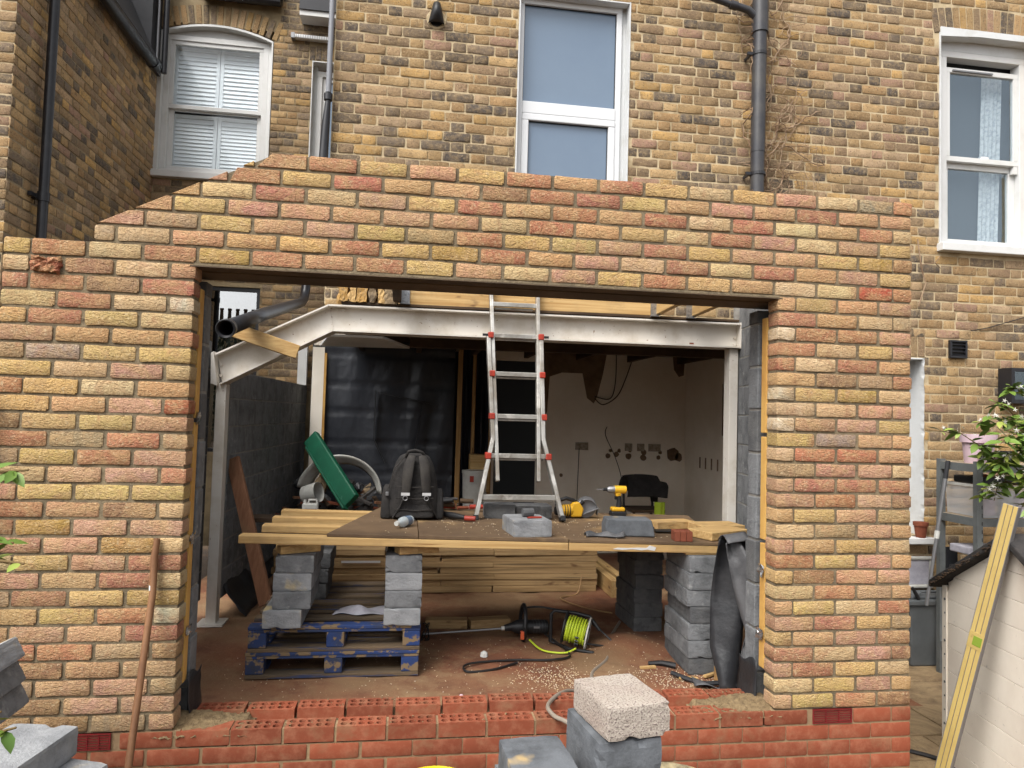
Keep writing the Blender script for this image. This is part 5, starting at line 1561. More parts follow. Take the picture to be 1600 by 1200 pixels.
# ================================================================== THINGS AT THE BACK OF THE ROOM
g = thing('green_panel', 'long green plastic panel leaning across the pile at the back left', 'panel', (.2, 3.3, .5))
put('panel', MB().bar((.10, 3.72, 1.13), (.545, 3.10, .60), .06, .165, (.65, -.2, .7)), 'green_plastic', g, bevel=.012)
put('edge_lip', MB().bar((.075, 3.70, 1.03), (.50, 3.06, .54), .07, .02, (.65, -.2, .7)), 'green_plastic', g, bevel=.006)
tb = put('tub_rim', MB().grid(lambda u, v: (.38 + (.40 - .13 * v * (1 - .65 * u)) * math.sin(math.pi * (u * .95 - .45)), 3.72 + .10 * v, .60 + (.37 - .13 * v * (1 - .65 * u)) * math.cos(math.pi * (u * .95 - .45))), 24, 4), 'white_plastic', smooth=True, solid=.012)
tag(tb, 'curved white plastic tub edge standing behind the green panel', 'tub')
rr = random.Random(51)
jk = thing('rubble_heap', 'dark heap of rubbish bags and offcuts behind the platform at the left', 'heap', (.4, 3.7, FZ))
for k in range(40):
    x, y, z = rr.uniform(-.02, .85), rr.uniform(3.45, 4.2), rr.uniform(.25, .70)
    r_ = rr.uniform(.05, .13)
    ex, ey = rr.uniform(.7, 1.5), rr.uniform(.5, .9)
    T_ = Matrix.Translation((x, y, z)) @ Euler((rr.uniform(-1, 1), rr.uniform(-1, 1), rr.uniform(0, 6))).to_matrix().to_4x4()
    q_ = [[r_ * math.sin(math.pi * a / 7) * (1 if b2_ < 10 else 1) * rr.uniform(.6, 1.15) for b2_ in range(10)] for a in range(8)]
    vs_, fs_ = [], []
    for a in range(8):
        for b2_ in range(10):
            vs_.append((ex * q_[a][b2_] * math.cos(.628 * b2_), q_[a][b2_] * math.sin(.628 * b2_), ey * r_ * math.cos(math.pi * a / 7)))
    for a in range(7):
        for b2_ in range(10):
            fs_.append((a * 10 + b2_, a * 10 + (b2_ + 1) % 10, (a + 1) * 10 + (b2_ + 1) % 10, (a + 1) * 10 + b2_))
    mb = MB().add(vs_, fs_, T_)
    put('bag' if k % 2 else 'rubble_lump', mb, rr.choice(['junk_dark', 'fabric_black', 'block_dark', 'rubble', 'dpc']), jk, smooth=bool(k % 2))
for k in range(24):
    a = rr.uniform(0, 3.1)
    x, y, z = rr.uniform(-.05, .8), rr.uniform(3.35, 3.7), rr.uniform(.3, .6)
    put('offcut', MB().bar((x, y, z), (x + .22 * math.cos(a), y + .1, z + .16 * math.sin(a) - .05), .04, .02), rr.choice(['timber_dark', 'terracotta', 'timber_red', 'junk_dark']), jk)
put('base_mass', MB().grid(lambda u, v: (-.1 + 1.15 * u, 3.4 + .95 * v, FZ + .60 * math.sin(math.pi * min(1, max(0, u))) ** .5 * math.sin(math.pi * v) ** .5 + rr.uniform(-.03, .03)), 18, 14), 'junk_dark', jk)
bk_ = put('bucket', MB().lathe([(.075, 0), (.088, .15), (.092, .15), (.078, 0)], 18, Matrix.Translation((.10, 3.42, .62)) @ Matrix.Rotation(math.radians(75), 4, 'Y') @ Matrix.Rotation(.4, 4, 'X'), cap=False), 'white_plastic', smooth=True)
tag(bk_, 'grubby cream bucket lying on its side by the block wall', 'bucket')
sh = put('low_bench', B(-.15, 1.45, 2.30, 2.52, .54, .57), 'timber_dark')
tag(sh, 'dark shelf board behind the platform carrying a white can', 'board')
jc = thing('jerrican', 'small white plastic jerrican with a dark blue label behind the platform', 'jerrican', (.285, 2.40, .57))
put('body', B(.225, .345, 2.37, 2.44, .571, .675), 'white_plastic', jc, bevel=.012)
put('handle', MB().tube([(.27, 2.40, .665), (.275, 2.40, .70), (.33, 2.40, .70), (.338, 2.40, .66)], .010, 8), 'white_plastic', jc, smooth=True)
put('cap', MB().lathe([(.013, .67), (.013, .70)], 12, Matrix.Translation((.242, 2.405, 0))), 'white_plastic', jc)
put('label_panel', B(.235, .335, 2.3675, 2.3695, .585, .635), 'label_blue', jc)
bu = thing('white_tub', 'white plastic tub with red lettered rim beside the timber stud', 'bucket', (1.67, 3.9, .5))
put('body', MB().lathe([(.105, .18), (.125, .80), (.130, .80), (.130, .83)], 20, Matrix.Translation((1.70, 3.95, 0))), 'white_plastic', bu, smooth=True)
put('red_mark', MB().box(1.64, 1.68, 3.825, 3.835, .72, .78), 'red_plastic', bu)
o = put('cardboard_box', B(1.66, 1.86, 4.05, 4.25, .6, .98), 'timber_x', bevel=.004)
tag(o, 'brown cardboard box behind the white tub in the dark gap', 'box')
ch = thing('chair', 'chair draped with a dark jacket by the back wall', 'chair', (3.42, 3.75, FZ))
for (x, y) in ((3.28, 3.62), (3.56, 3.62), (3.28, 3.92), (3.56, 3.92)):
    put('leg', MB().tube([(x, y, FZ), (x, y, .46)], .014, 8), 'tool_black', ch)
put('seat', B(3.25, 3.60, 3.60, 3.95, .46, .49), 'timber_dark', ch, bevel=.006)
for x in (3.27, 3.58):
    put('back_post', MB().tube([(x, 3.93, .49), (x, 3.97, .80)], .013, 8), 'tool_black', ch)
put('back_rail', B(3.26, 3.6, 3.945, 3.97, .7, .8), 'timber_dark', ch)
rr = random.Random(61)
jkt = put('jacket', MB().grid(lambda u, v: (3.20 + .42 * u + .03 * math.sin(5 * v), 3.60 + .36 * math.sin(math.pi * min(1, v * .55)) * .3 + .10 * v + rr.uniform(-.008, .008), .50 + .33 * math.sin(math.pi * (.12 + .72 * v)) * (1 - .25 * (u - .4) ** 2) - .10 * (u > .82) * v), 18, 18), 'fabric_black', smooth=True, solid=.012)
tag(jkt, 'dark grey work jacket draped over the chair', 'jacket')
hvv = put('hivis_vest', MB().grid(lambda u, v: (3.48 + .11 * u, 3.585 + .01 * math.sin(9 * u), .43 + .14 * v - .03 * u * (1 - v)), 8, 8), 'hivis', smooth=True, solid=.006)
tag(hvv, 'bright yellow-green high visibility vest hanging below the jacket', 'vest')

# ================================================================== THINGS ON THE FLOOR
mxr = thing('paddle_mixer', 'electric paddle mixer with a long steel shaft lying on the floor', 'mixer', (1.8, 1.58, FZ))
mz = FZ + .085
put('shaft', MB().tube([(1.16, 1.57, FZ + .045), (1.70, 1.57, mz - .01)], .007, 10), 'tool_grey', mxr, smooth=True)
put('shaft_collar', MB().tube([(1.685, 1.57, mz - .01), (1.715, 1.57, mz - .008)], .014, 10), 'white_plastic', mxr)
put('chuck', MB().tube([(1.705, 1.57, mz - .008), (1.76, 1.57, mz)], [.020, .028], 14), 'tool_black', mxr, smooth=True)
put('gearbox', MB().tube([(1.755, 1.57, mz), (1.79, 1.57, mz), (1.86, 1.57, mz)], [.03, .045, .05], 16), 'tool_black', mxr, smooth=True)
put('motor', MB().tube([(1.86, 1.57, mz), (2.0, 1.57, mz - .004), (2.01, 1.57, mz - .004)], [.046, .046, .03], 18), 'tool_black', mxr, smooth=True)
for k in range(5):
    put('cooling_rib', MB().tube([(1.90 + .02 * k, 1.57, mz), (1.906 + .02 * k, 1.57, mz)], .0475, 18), 'dpc', mxr)
put('badge', B(1.90, 1.94, 1.5215, 1.5235, mz + .0, mz + .014), 'tool_grey', mxr)
loop = [(1.82 + .006 * math.sin(a), 1.57 - .10 * math.cos(a), mz + .02 + .125 * math.sin(a)) for a in [2 * math.pi * k / 24 for k in range(25)]]
put('ring_handle', MB().tube([(x + .012, y, max(z, FZ + .012)) for x, y, z in loop], .014, 8), 'tool_black', mxr, smooth=True)
put('switch', B(1.80, 1.825, 1.455, 1.48, FZ + .03, FZ + .085), 'orange_plastic', mxr, bevel=.004)
for k in range(3):
    a0 = 2 * math.pi * k / 3
    put('paddle_blade', MB().tube([(1.14 + .05 * math.sin(a) * .5 + .03, 1.57 + .055 * math.cos(a + a0), FZ + .062 + .055 * math.sin(a + a0)) for a in [2 * math.pi * j / 20 for j in range(13 if k else 21)]], .004, 6), 'tool_black', mxr, smooth=True)
rl = thing('cable_reel', 'cable reel wound with bright yellow-green flex in a black tube frame', 'cable reel', (2.12, 1.35, FZ))
cx, cy, cz = 2.15, 1.34, FZ + .125
ax = Vector((.93, -.36, -.18)).normalized()
sd_ = ax.cross(Vector((0, 0, 1))).normalized()
up_ = sd_.cross(ax)
hel = []
for k in range(420):
    f = k / 420
    a = 2 * math.pi * f * 22
    lay = int(f * 3)
    s_ = ((f * 3) % 1)
    s_ = s_ if lay % 2 == 0 else 1 - s_
    rad = .066 + .008 * lay + .003 * math.sin(a * .37)
    hel.append(Vector((cx, cy, cz)) + ax * (-.065 + .13 * s_) + (sd_ * math.cos(a) + up_ * math.sin(a)) * rad)
put('wound_flex', MB().tube(hel, .0055, 6), 'reel_cable', rl, smooth=True)
put('drum', MB().tube([Vector((cx, cy, cz)) - ax * .075, Vector((cx, cy, cz)) + ax * .075], .06, 18), 'tool_black', rl)
for s_ in (-1, 1):
    c = Vector((cx, cy, cz)) + ax * .078 * s_
    put('cheek', MB().tube([c + (sd_ * math.cos(a) + up_ * math.sin(a)) * .10 for a in [2 * math.pi * k / 24 for k in range(25)]], .006, 6), 'tool_black' if s_ < 0 else 'white_plastic', rl, smooth=True)
    for k in range(3):
        a = math.pi * k / 3
        v_ = (sd_ * math.cos(a) + up_ * math.sin(a)) * .10
        put('spoke', MB().tube([c - v_, c + v_], .005, 6), 'tool_black', rl)
for k in range(9):
    c = Vector((cx, cy, cz)) + ax * .02 + (sd_ * math.cos(.3 * k - 2.6) + up_ * math.sin(.3 * k - 2.6)) * .092
    put('band', MB().tube([c - ax * .012, c + ax * .012], .006, 6), 'tool_black', rl)
put('handle_frame', MB().tube([(2.03, 1.44, FZ + .015), (2.0, 1.45, FZ + .02), (2.005, 1.46, FZ + .20), (2.03, 1.46, FZ + .222), (2.16, 1.42, FZ + .215), (2.25, 1.38, FZ + .20), (2.31, 1.34, FZ + .12)], .012, 10), 'tool_black', rl, smooth=True)
put('stand', MB().tube([(2.03, 1.44, FZ + .015), (2.10, 1.30, FZ + .015), (2.24, 1.22, FZ + .015)], .011, 10), 'tool_black', rl, smooth=True)
f0 = FZ + .012
wire('floor_cable', 'thin black flex looping on the floor in front of the mixer', [(1.98, 1.56, f0 + .03), (2.08, 1.22, f0), (1.95, 1.12, f0), (1.70, 1.13, f0), (1.42, 1.05, f0 + .01), (1.40, .95, f0), (1.55, .97, f0), (1.72, 1.08, f0)], .007)
wire('floor_cable', 'yellow-green flex running from the reel to the mixer', [(1.86, 1.45, f0 + .02), (1.92, 1.30, f0), (2.05, 1.24, f0), (2.13, 1.26, f0 + .02)], .006, 'reel_cable')
wire('floor_cable', 'black flex arching from the mixer over the reel frame', [(1.86, 1.60, mz + .12), (1.98, 1.60, mz + .12), (2.2, 1.45, mz + .10), (2.36, 1.35, FZ + .08), (2.38, 1.30, FZ + .03), (2.2, 1.30, FZ + .05)], .007)
wire('floor_cable', 'grey cable trailing from the rear block stack out over the sill', [(2.62, 1.9, f0), (2.48, 1.62, f0), (2.40, 1.45, f0 + .01), (2.30, 1.12, f0), (2.14, .88, f0), (2.06, .6, f0), (1.86, .36, -.02), (1.72, .12, .015), (1.72, .0, .01), (1.80, -.10, -.02), (1.86, -.3, -.2)], .010, 'cable_grey')
wire('floor_cable', 'thin pale flex lying on the floor towards the timber pile', [(2.62, 2.1, f0 + .01), (2.45, 2.3, f0), (2.32, 2.6, f0), (2.50, 2.75, f0), (2.55, 2.80, .02)], .006, 'cable_tan')
wire('floor_cable', 'short pale wire sticking out beside the right block stack', [(2.94, 1.2, .42), (3.0, 1.1, .50), (3.08, 1.05, .53)], .007, 'cable_grey')
o = put('cloth', MB().grid(lambda u, v: (.60 + .30 * u + .03 * v, 1.12 + .16 * v + .02 * math.sin(8 * u), pz + .006 + .03 * math.exp(-((u - .45) ** 2 * 18 + (v - .5) ** 2 * 6)) + .006 * math.sin(11 * u + 5 * v)), 20, 10), 'cloth_grey', smooth=True, solid=.003)
tag(o, 'crumpled pale lilac cloth lying on the pallet between the block stacks', 'cloth')
rr = random.Random(71)
for k, (x, y, a, L, lab) in enumerate(((2.50, .93, .1, .10, 'thin pale offcut on the floor left of the right block stack'), (2.68, .74, -.2, .11, 'thin pale offcut on the floor in front of the right block stack'), (2.83, .78, .5, .10, 'orange stick lying behind the little timber cube'))):
    o = put('wood_sliver', MB().box(-L / 2, L / 2, -.012, .012, 0, .014, Rz(a, (x, y, FZ + .012))), 'timber_x', bevel=.002)
    tag(o, lab, 'offcut', 'thin offcuts by the right stack')
o = put('timber_cube', MB().box(-.055, .055, -.05, .05, 0, .085, Rz(.35, (2.90, .70, FZ + .005))), 'timber_z', bevel=.004)
tag(o, 'small cut cube of pale timber on the floor beside the right block stack', 'offcut')
o = put('stone_chip', MB().lathe([(.01, 0), (.026, .008), (.022, .03), (.008, .04)], 7, Matrix.Translation((1.53, 1.22, FZ))), 'white_plastic')
tag(o, 'small white lump on the red sandy floor', 'stone')
o = put('stone_chip', MB().lathe([(.008, 0), (.018, .006), (.014, .02), (.006, .028)], 7, Matrix.Translation((1.32, .36, -.05))), 'pot_pink')
tag(o, 'small pinkish pebble on the inner brick course', 'stone')
o = put('hand_tool', MB().tube([(2.52, .98, FZ + .025), (2.60, .97, FZ + .03), (2.68, .94, FZ + .02)], [.012, .016, .02], 8), 'tool_black', smooth=True)
tag(o, 'black hand tool lying on the floor against the right block stack', 'tool')
mb = MB()
for k in range(1500):
    x, y = rr.choice([(rr.uniform(0, 2.9), rr.uniform(.3, 1.6)), (rr.gauss(1.9, .12), rr.gauss(.85, .12)), (rr.gauss(2.62, .15), rr.gauss(.75, .10))])
    if not (.02 < x < 3.1 and .31 < y < 2.6):
        continue
    s_ = rr.uniform(.0008, .0032)
    T = Matrix.Translation((x, y, floor_h(x, y) + .002)) @ Euler((rr.uniform(-.5, .5), rr.uniform(-.5, .5), rr.uniform(0, 6))).to_matrix().to_4x4()
    mb.box(-s_ * 1.6, s_ * 1.6, -s_ * .5, s_ * .5, -.001, .0015, T)
o = stuff(put('sawdust_and_chips', mb, 'chip'))
tag(o, 'sawdust and wood shavings scattered over the red sandy floor', 'sawdust')
mb = MB()
for k in range(260):
    x, y = rr.uniform(.05, 2.8), rr.choice([rr.uniform(.11, .16), rr.uniform(.2, .29), rr.uniform(0.01, .1)])
    if 1.0 < x < 2.2 and rr.random() < .75:
        continue
    s_ = rr.uniform(.002, .006)
    zz = -.006 if y < .1 else (-.068 if y < .18 else .002)
    mb.lathe([(s_ * .5, -s_ * .4), (s_, 0), (s_ * .4, s_ * .5)], 5, Matrix.Translation((x, y, zz)))
o = stuff(put('mortar_crumbs', mb, 'droppings'))
tag(o, 'mortar crumbs lying on the perforated sill bricks', 'crumbs')

# ================================================================== FOREGROUND
o = put('broom_handle', MB().tube([(-.02, -.42, GZ + .0), (-.03, -.24, .05), (-.045, -.035, .60), (-.05, -.022, .74), (-.044, -.016, .82)], [.0145, .0145, .0145, .0155, .0125], 12), 'handle_wood', smooth=True)
tag(o, 'brown wooden broom handle leaning on the left brick pier', 'handle')
o = put('paint_spot', MB().tube([(-.0465, -.033, .604), (-.0472, -.031, .624)], .0154, 12), 'white_paint', o, smooth=True)

def block_at(name, x, y, z, W_, L, H, rot, m, label, group=None, tilt=(0, 0), bevel=.007):
    o = put(name, rough_box(W_, L, H, len(bpy.data.objects), .004), m)
    o.matrix_basis = Matrix.Translation((x, y, z)) @ Matrix.Rotation(rot, 4, 'Z') @ Matrix.Rotation(tilt[0], 4, 'Y') @ Matrix.Rotation(tilt[1], 4, 'X')
    return tag(o, label, 'block', group)
# centre pile in front of the sill
block_at('aerated_block', 1.627, -1.197, .4245, .212, .258, .1005, math.radians(11), 'block_aerated', 'white speckled aerated block on top of the pile in front of the sill')
block_at('concrete_block', 1.600, -1.188, .205, .212, .27, .216, math.radians(8), 'block_slate', 'dark grey block standing directly under the white aerated block')
block_at('concrete_block', 1.600, -1.19, -.015, .215, .44, .216, math.radians(6), 'block_grey', 'grey block low in the pile under the white aerated block', 'lower blocks of the centre pile')
block_at('concrete_block', 1.605, -1.19, -.235, .215, .44, .216, math.radians(5), 'block_grey', 'second lowest block in the pile under the white aerated block', 'lower blocks of the centre pile')
block_at('concrete_block', 1.605, -1.20, GZ - .019, .215, .44, .30, math.radians(5), 'block_grey', 'lowest block of the pile under the white aerated block', 'lower blocks of the centre pile')
block_at('concrete_block', 1.335, -1.40, .30, .19, .32, .10, math.radians(4), 'block_slate', 'blue-grey sand-stained block at the bottom edge left of the aerated block')
block_at('concrete_block', 1.33, -1.42, .08, .21, .40, .216, math.radians(3), 'block_grey', 'block under the blue-grey sand-stained block', 'blocks of the left centre pile')
block_at('concrete_block', 1.33, -1.42, -.14, .21, .42, .216, math.radians(2), 'block_grey', 'second block under the blue-grey sand-stained block', 'blocks of the left centre pile')
block_at('concrete_block', 1.33, -1.42, GZ - .019, .21, .42, .405, math.radians(2), 'block_grey', 'lowest block under the blue-grey sand-stained block', 'blocks of the left centre pile')
o = put('bucket', MB().lathe([(.11, GZ - .01), (.125, .147), (.130, .139), (.130, .157), (.126, .157), (.12, .142), (.10, GZ)], 28, Matrix.Translation((1.135, -.86, 0)), cap=False), 'bucket_yellow', smooth=True)
tag(o, 'yellow bucket rim just showing at the bottom edge of the photo', 'bucket')
tb = thing('mortar_tub', 'beige flexible tub with rope handle beside the centre block pile', 'tub', (2.0, -.78, GZ))
put('body', MB().lathe([(.15, GZ - .01), (.20, .015), (.21, .03), (.20, .03), (.19, .0), (.14, GZ + .01)], 26, Matrix.Translation((2.02, -.72, 0)), cap=False), 'tub_beige', tb, smooth=True)
put('contents', MB().lathe([(.001, -.03), (.19, -.035)], 26, Matrix.Translation((2.02, -.72, 0)), cap=False), 'sand', tb)
put('rope_handle', MB().tube([(1.87, -.86, .02), (1.90, -.92, .09), (1.97, -.95, .11), (2.03, -.93, .06), (2.05, -.92, .025)], .009, 8), 'timber_x', tb, smooth=True)
# left-hand piles
gl = 'pale blocks in the left foreground'
block_at('concrete_block', -.175, -1.30, .362, .20, .34, .085, math.radians(-10), 'block_pale', 'pale flat block with brown mortar smear at the lower left corner')
block_at('concrete_block', -.13, -1.30, .265, .215, .34, .095, math.radians(-20), 'block_pale', 'pale rounded block under the smeared block at the lower left', None, (0, 0), .03)
for k in range(4):
    block_at('concrete_block', -.17, -1.30, GZ - .019 + .2 * k, .215, .40, .197, math.radians(-4 + 3 * k), 'block_grey', 'hidden support block %s in the lower left pile' % ['at the bottom', 'second up', 'third up', 'just under the rounded one'][k], gl)
for k, (x, z) in enumerate(((-.595, .335), (-.592, .245), (-.580, .160))):
    block_at('concrete_block', x, -.79 + .01 * k, z, .265, .40, .084, 0, ['block_pale', 'block_grey', 'block_grey'][k], ['topmost of three tilted blocks at the left edge', 'middle of three tilted blocks at the left edge', 'lowest of three tilted blocks at the left edge'][k], 'tilted blocks at the left edge', (-.47, 0), .006)
for k in range(3):
    block_at('concrete_block', -.64, -.80, GZ - .019 + .21 * k, .28, .42, .207, 0, 'block_grey', 'support block %s under the tilted blocks at the left edge' % ['at the bottom', 'in the middle', 'at the top'][k], 'support blocks at the left edge')
o = put('marker_post', B(-.80, -.745, -.06, -.01, GZ - .01, 1.45), 'tool_grey')
tag(o, 'thin grey post at the far left edge against the brick wall', 'post')

# ---- foliage
def leaf_mesh(L, W_, m):
    mb = MB()
    sec = [(0, .05), (.22, .75), (.5, 1), (.78, .62), (1, .02)]
    vs = []
    for t_, s_ in sec:
        z = -.18 * L * t_ ** 2
        vs += [(-W_ / 2 * s_, L * t_, z + .10 * W_ * s_), (0, L * t_, z), (W_ / 2 * s_, L * t_, z + .10 * W_ * s_)]
    fs = []
    for i in range(len(sec) - 1):
        for k in (0, 1):
            fs.append((i * 3 + k, i * 3 + k + 1, (i + 1) * 3 + k + 1, (i + 1) * 3 + k))
    me = mb.add(vs, fs).mesh('leaf', True)
    me.materials.append(MATS[m])
    return me
LM = [leaf_mesh(.06, .028, 'leaf'), leaf_mesh(.05, .022, 'leaf_pale'), leaf_mesh(.07, .03, 'leaf')]
fm = MB()
for k in range(5):
    a = 2 * math.pi * k / 5
    fm.add([(0, 0, 0), (.006 * math.cos(a - .5), .006 * math.sin(a - .5), .002), (.019 * math.cos(a), .019 * math.sin(a), .003), (.006 * math.cos(a + .5), .006 * math.sin(a + .5), .002)], [(0, 1, 2, 3)])
FM = fm.mesh('flower')
FM.materials.append(MATS['petal'])
def sprout(parent, paths, per, rnd, flowers, leafscale=1.0):
    for pth in paths:
        P_ = [Vector(p) for p in pth]
        put('stem', MB().tube(P_, [.005 - .003 * i / (len(P_) - 1) for i in range(len(P_))], 6), 'stem', parent, smooth=True)
    pinv = wm(parent).inverted()
    def place(me, nm, P0, eul, s_):
        o = bpy.data.objects.new(nm, me)
        C.objects.link(o)
        o.parent = parent
        o.matrix_parent_inverse = pinv
        o.matrix_basis = Matrix.Translation(P0) @ Euler(eul).to_matrix().to_4x4() @ Matrix.Scale(s_, 4)
    for pth in paths:
        P_ = [Vector(p) for p in pth]
        for k in range(per):
            t_ = rnd.uniform(.1, 1) * (len(P_) - 1)
            i = min(int(t_), len(P_) - 2)
            c = P_[i].lerp(P_[i + 1], t_ - i)
            place(rnd.choice(LM), 'leaf', c, (rnd.uniform(-.7, .5), rnd.uniform(-.6, .6), rnd.uniform(0, 6.28)), rnd.uniform(.7, 1.25) * leafscale)
        for k in range(flowers):
            t_ = rnd.uniform(.3, 1) * (len(P_) - 1)
            i = min(int(t_), len(P_) - 2)
            c = P_[i].lerp(P_[i + 1], t_ - i) + Vector((rnd.uniform(-.03, .03), -.03, rnd.uniform(-.01, .03)))
            place(FM, 'flower', c, (1.2 + rnd.uniform(-.6, .6), rnd.uniform(-.5, .5), rnd.uniform(0, 6)), rnd.uniform(.8, 1.3))
rnd = random.Random(81)
jp = thing('jasmine_plant', 'climbing jasmine with glossy green leaves and white star flowers at the right edge', 'plant', (5.35, 1.1, GZ))
paths = []
for k in range(24):
    b0 = Vector((5.24 + rnd.uniform(-.1, .2), 1.05 + rnd.uniform(-.15, .2), .95 + rnd.uniform(-.1, .5)))
    d = Vector((rnd.uniform(-.50, .08), rnd.uniform(-.15, .1), rnd.uniform(-.10, .34)))
    paths.append([b0, b0 + d * .4 + Vector((0, 0, .05)), b0 + d * .75 + Vector((0, 0, .04)), b0 + d + Vector((0, 0, -.05))])
paths.append([Vector((5.4, 1.08, GZ)), Vector((5.42, 1.08, .3)), Vector((5.36, 1.06, 1.0)), Vector((5.3, 1.05, 1.5))])
sprout(jp, paths, 24, rnd, 5, 1.6)
lpn = thing('leafy_plant', 'green leafy climber poking in at the left edge', 'plant', (.2, -1.9, GZ))
paths = []
for (z0, n_) in ((1.16, 3), (.80, 3), (1.26, 1)):
    for k in range(n_):
        b0 = Vector((.20, -1.9 + rnd.uniform(-.05, .05), z0 + rnd.uniform(-.06, .05)))
        e = b0 + Vector((rnd.uniform(.09, .145), 0, rnd.uniform(-.03, .05)))
        paths.append([b0, b0.lerp(e, .5) + Vector((0, 0, .01)), e])
paths.append([Vector((.2, -1.9, GZ)), Vector((.19, -1.9, .3)), Vector((.2, -1.9, 1.25))])
sprout(lpn, paths[:-1], 7, rnd, 0, .72)
put('main_stem', MB().tube(paths[-1], .006, 6), 'stem', lpn, smooth=True)
# dead climber on the wall beside the soil pipe
dv = thing('dead_vine', 'dry leafless vine clinging to the brick beside the soil pipe', 'vine', (3.9, 2.18, 2.4))
mb = MB()
rnd = random.Random(91)
for k in range(95):
    x, z = rnd.uniform(3.72, 4.02), rnd.uniform(2.5, 4.9)
    ang = rnd.uniform(-.9, 1.3)
    pts = []
    for j in range(rnd.randint(6, 13)):
        pts.append((x, 2.19 - rnd.uniform(.0, .03) - (.09 if abs(x - 3.765) < .08 else 0), z))
        ang += rnd.uniform(-.7, .7)
        x += .055 * math.sin(ang)
        z += .055 * math.cos(ang) * rnd.choice([1, 1, -1, -1] if j == 0 else [1])
        if x < 3.66 or x > 4.35:
            ang = -ang
    mb.tube(pts, rnd.choice([.0028, .0035, .005]), 5, cap=False)
for k in range(40):
    x, z = rnd.uniform(3.95, 4.30), rnd.uniform(3.15, 3.75)
    a = rnd.uniform(0, 6.28)
    L = rnd.uniform(.12, .34)
    mb.tube([(x - .2 * L, 2.17, z), (x + L * .5 * math.cos(a), 2.14, z + L * .6 * abs(math.sin(a))), (x + L * math.cos(a), 2.17, z + L * math.sin(a))], .0022, 5, cap=False)
put('stems', mb, 'vine', dv, smooth=True)
o = put('vine_twig', MB().tube([(5.27, 2.17, 3.0), (5.30, 2.16, 2.75), (5.34, 2.16, 2.62), (5.28, 2.17, 2.42)], [.006, .006, .005, .006], 6).tube([(5.30, 2.16, 2.78), (5.42, 2.15, 2.80), (5.48, 2.16, 2.76)], .004, 5).tube([(5.42, 2.15, 2.80), (5.46, 2.14, 2.86)], .004, 5), 'vine', smooth=True)
tag(o, 'short dark dead vine twig on the brick just right of the new wall', 'vine')
wire('wall_cable', 'thin dark cable stapled to the brick at the right below the sash window', [(6.45, 2.19, 2.42), (6.15, 2.185, 2.33), (5.95, 2.185, 2.27), (5.80, 2.19, 2.24)], .004)

# ---- right-hand side of the passage
sn = Vector((.985, -.172, 0))                                # shed front: far corner c0, runs towards the viewer
c0 = Vector((4.11, .455, 0))
dirv = Vector((-.172, -.985, 0))
shd = thing('garden_shed', 'small cream boarded garden shed with black felt roof at the right edge', 'shed', (4.11, .45, GZ))
def SP(s_, z, off=0.0):
    return c0 + dirv * s_ + sn * off + Vector((0, 0, z))
def roofz(s_):
    return .50 + (min(s_, 1.14 - s_)) / .57 * .325
nb_ = 8
zz = GZ
k = 0
while zz < .80:
    h = .135
    z1 = zz + h - .002
    # clip board to gable
    sa, sb_ = 0.0, 1.14
    tops = [(s_, min(z1, roofz(s_))) for s_ in (0, .285, .57, .855, 1.14)]
    if z1 > .50:
        f = (zz - .50) / .325 * .57
        f = max(0, f)
        f1 = min(.57, max(0, (z1 - .5) / .325 * .57))
        prof = [(f, zz), (1.14 - f, zz), (1.14 - f1, z1 if f1 < .57 else .825), (f1, z1 if f1 < .57 else .825)]
    else:
        prof = [(0, zz), (1.14, zz), (1.14, z1), (0, z1)]
    vs = [tuple(SP(s_, z)) for s_, z in prof] + [tuple(SP(s_, z, .018)) for s_, z in prof]
    put('board', MB().add(vs, [(0, 1, 2, 3), (7, 6, 5, 4), (0, 4, 5, 1), (1, 5, 6, 2), (2, 6, 7, 3), (3, 7, 4, 0)]), 'shed_board', shd, bevel=.002)
    zz += h
    k += 1
vs = [tuple(SP(s_, z, o_)) for o_ in (.019, 1.0) for s_, z in ((.0, GZ), (1.14, GZ), (1.14, .50), (.57, .82), (0, .50))]
put('body', MB().add(vs, [(0, 1, 2, 3, 4), (9, 8, 7, 6, 5), (0, 5, 6, 1), (1, 6, 7, 2), (2, 7, 8, 3), (3, 8, 9, 4), (4, 9, 5, 0)]), 'shed_board', shd)
put('corner_trim', MB().add([tuple(SP(s_, z, o_)) for s_, o_ in ((-.02, -.006), (.022, -.006), (.022, .0), (-.02, .03)) for z in (GZ, .48)], [(0, 2, 3, 1), (2, 4, 5, 3), (4, 6, 7, 5), (6, 0, 1, 7)]), 'shed_board', shd)
for k in range(12):
    c = SP(.008, GZ + .08 + .078 * k, -.0075)
    put('nail_head', MB().lathe([(.004 + .002 * (k % 3), 0), (.003, .002)], 8, Matrix.Translation(c) @ Matrix.Rotation(math.radians(-90), 4, 'Y')), 'block_dark', shd)
for s0, s1, z0, z1 in ((-.085, .575, .452, .832), (1.225, .568, .452, .832)):
    vs = [tuple(SP(s_, z, o_)) for o_ in (-.05, 1.05) for s_, z in ((s0, z0), (s1, z1), (s1, z1 + .045), (s0, z0 + .045))]
    fs = [(0, 1, 2, 3), (7, 6, 5, 4), (0, 4, 5, 1), (1, 5, 6, 2), (2, 6, 7, 3), (3, 7, 4, 0)]
    put('felt_roof', MB().add(vs, fs), 'felt', shd, bevel=.008)
rr = random.Random(13)
mb = MB()
for k in range(120):
    s_ = rr.uniform(-.06, .56)
    c = SP(s_, .49 + (s_ + .085) / .66 * .38 - .035 + rr.uniform(-.005, .02), -.055)
    mb.lathe([(.001, -.004), (rr.uniform(.003, .007), 0), (.001, .004)], 5, Matrix.Translation(c))
o = stuff(put('roof_crumbs', mb, 'timber_dark', shd))
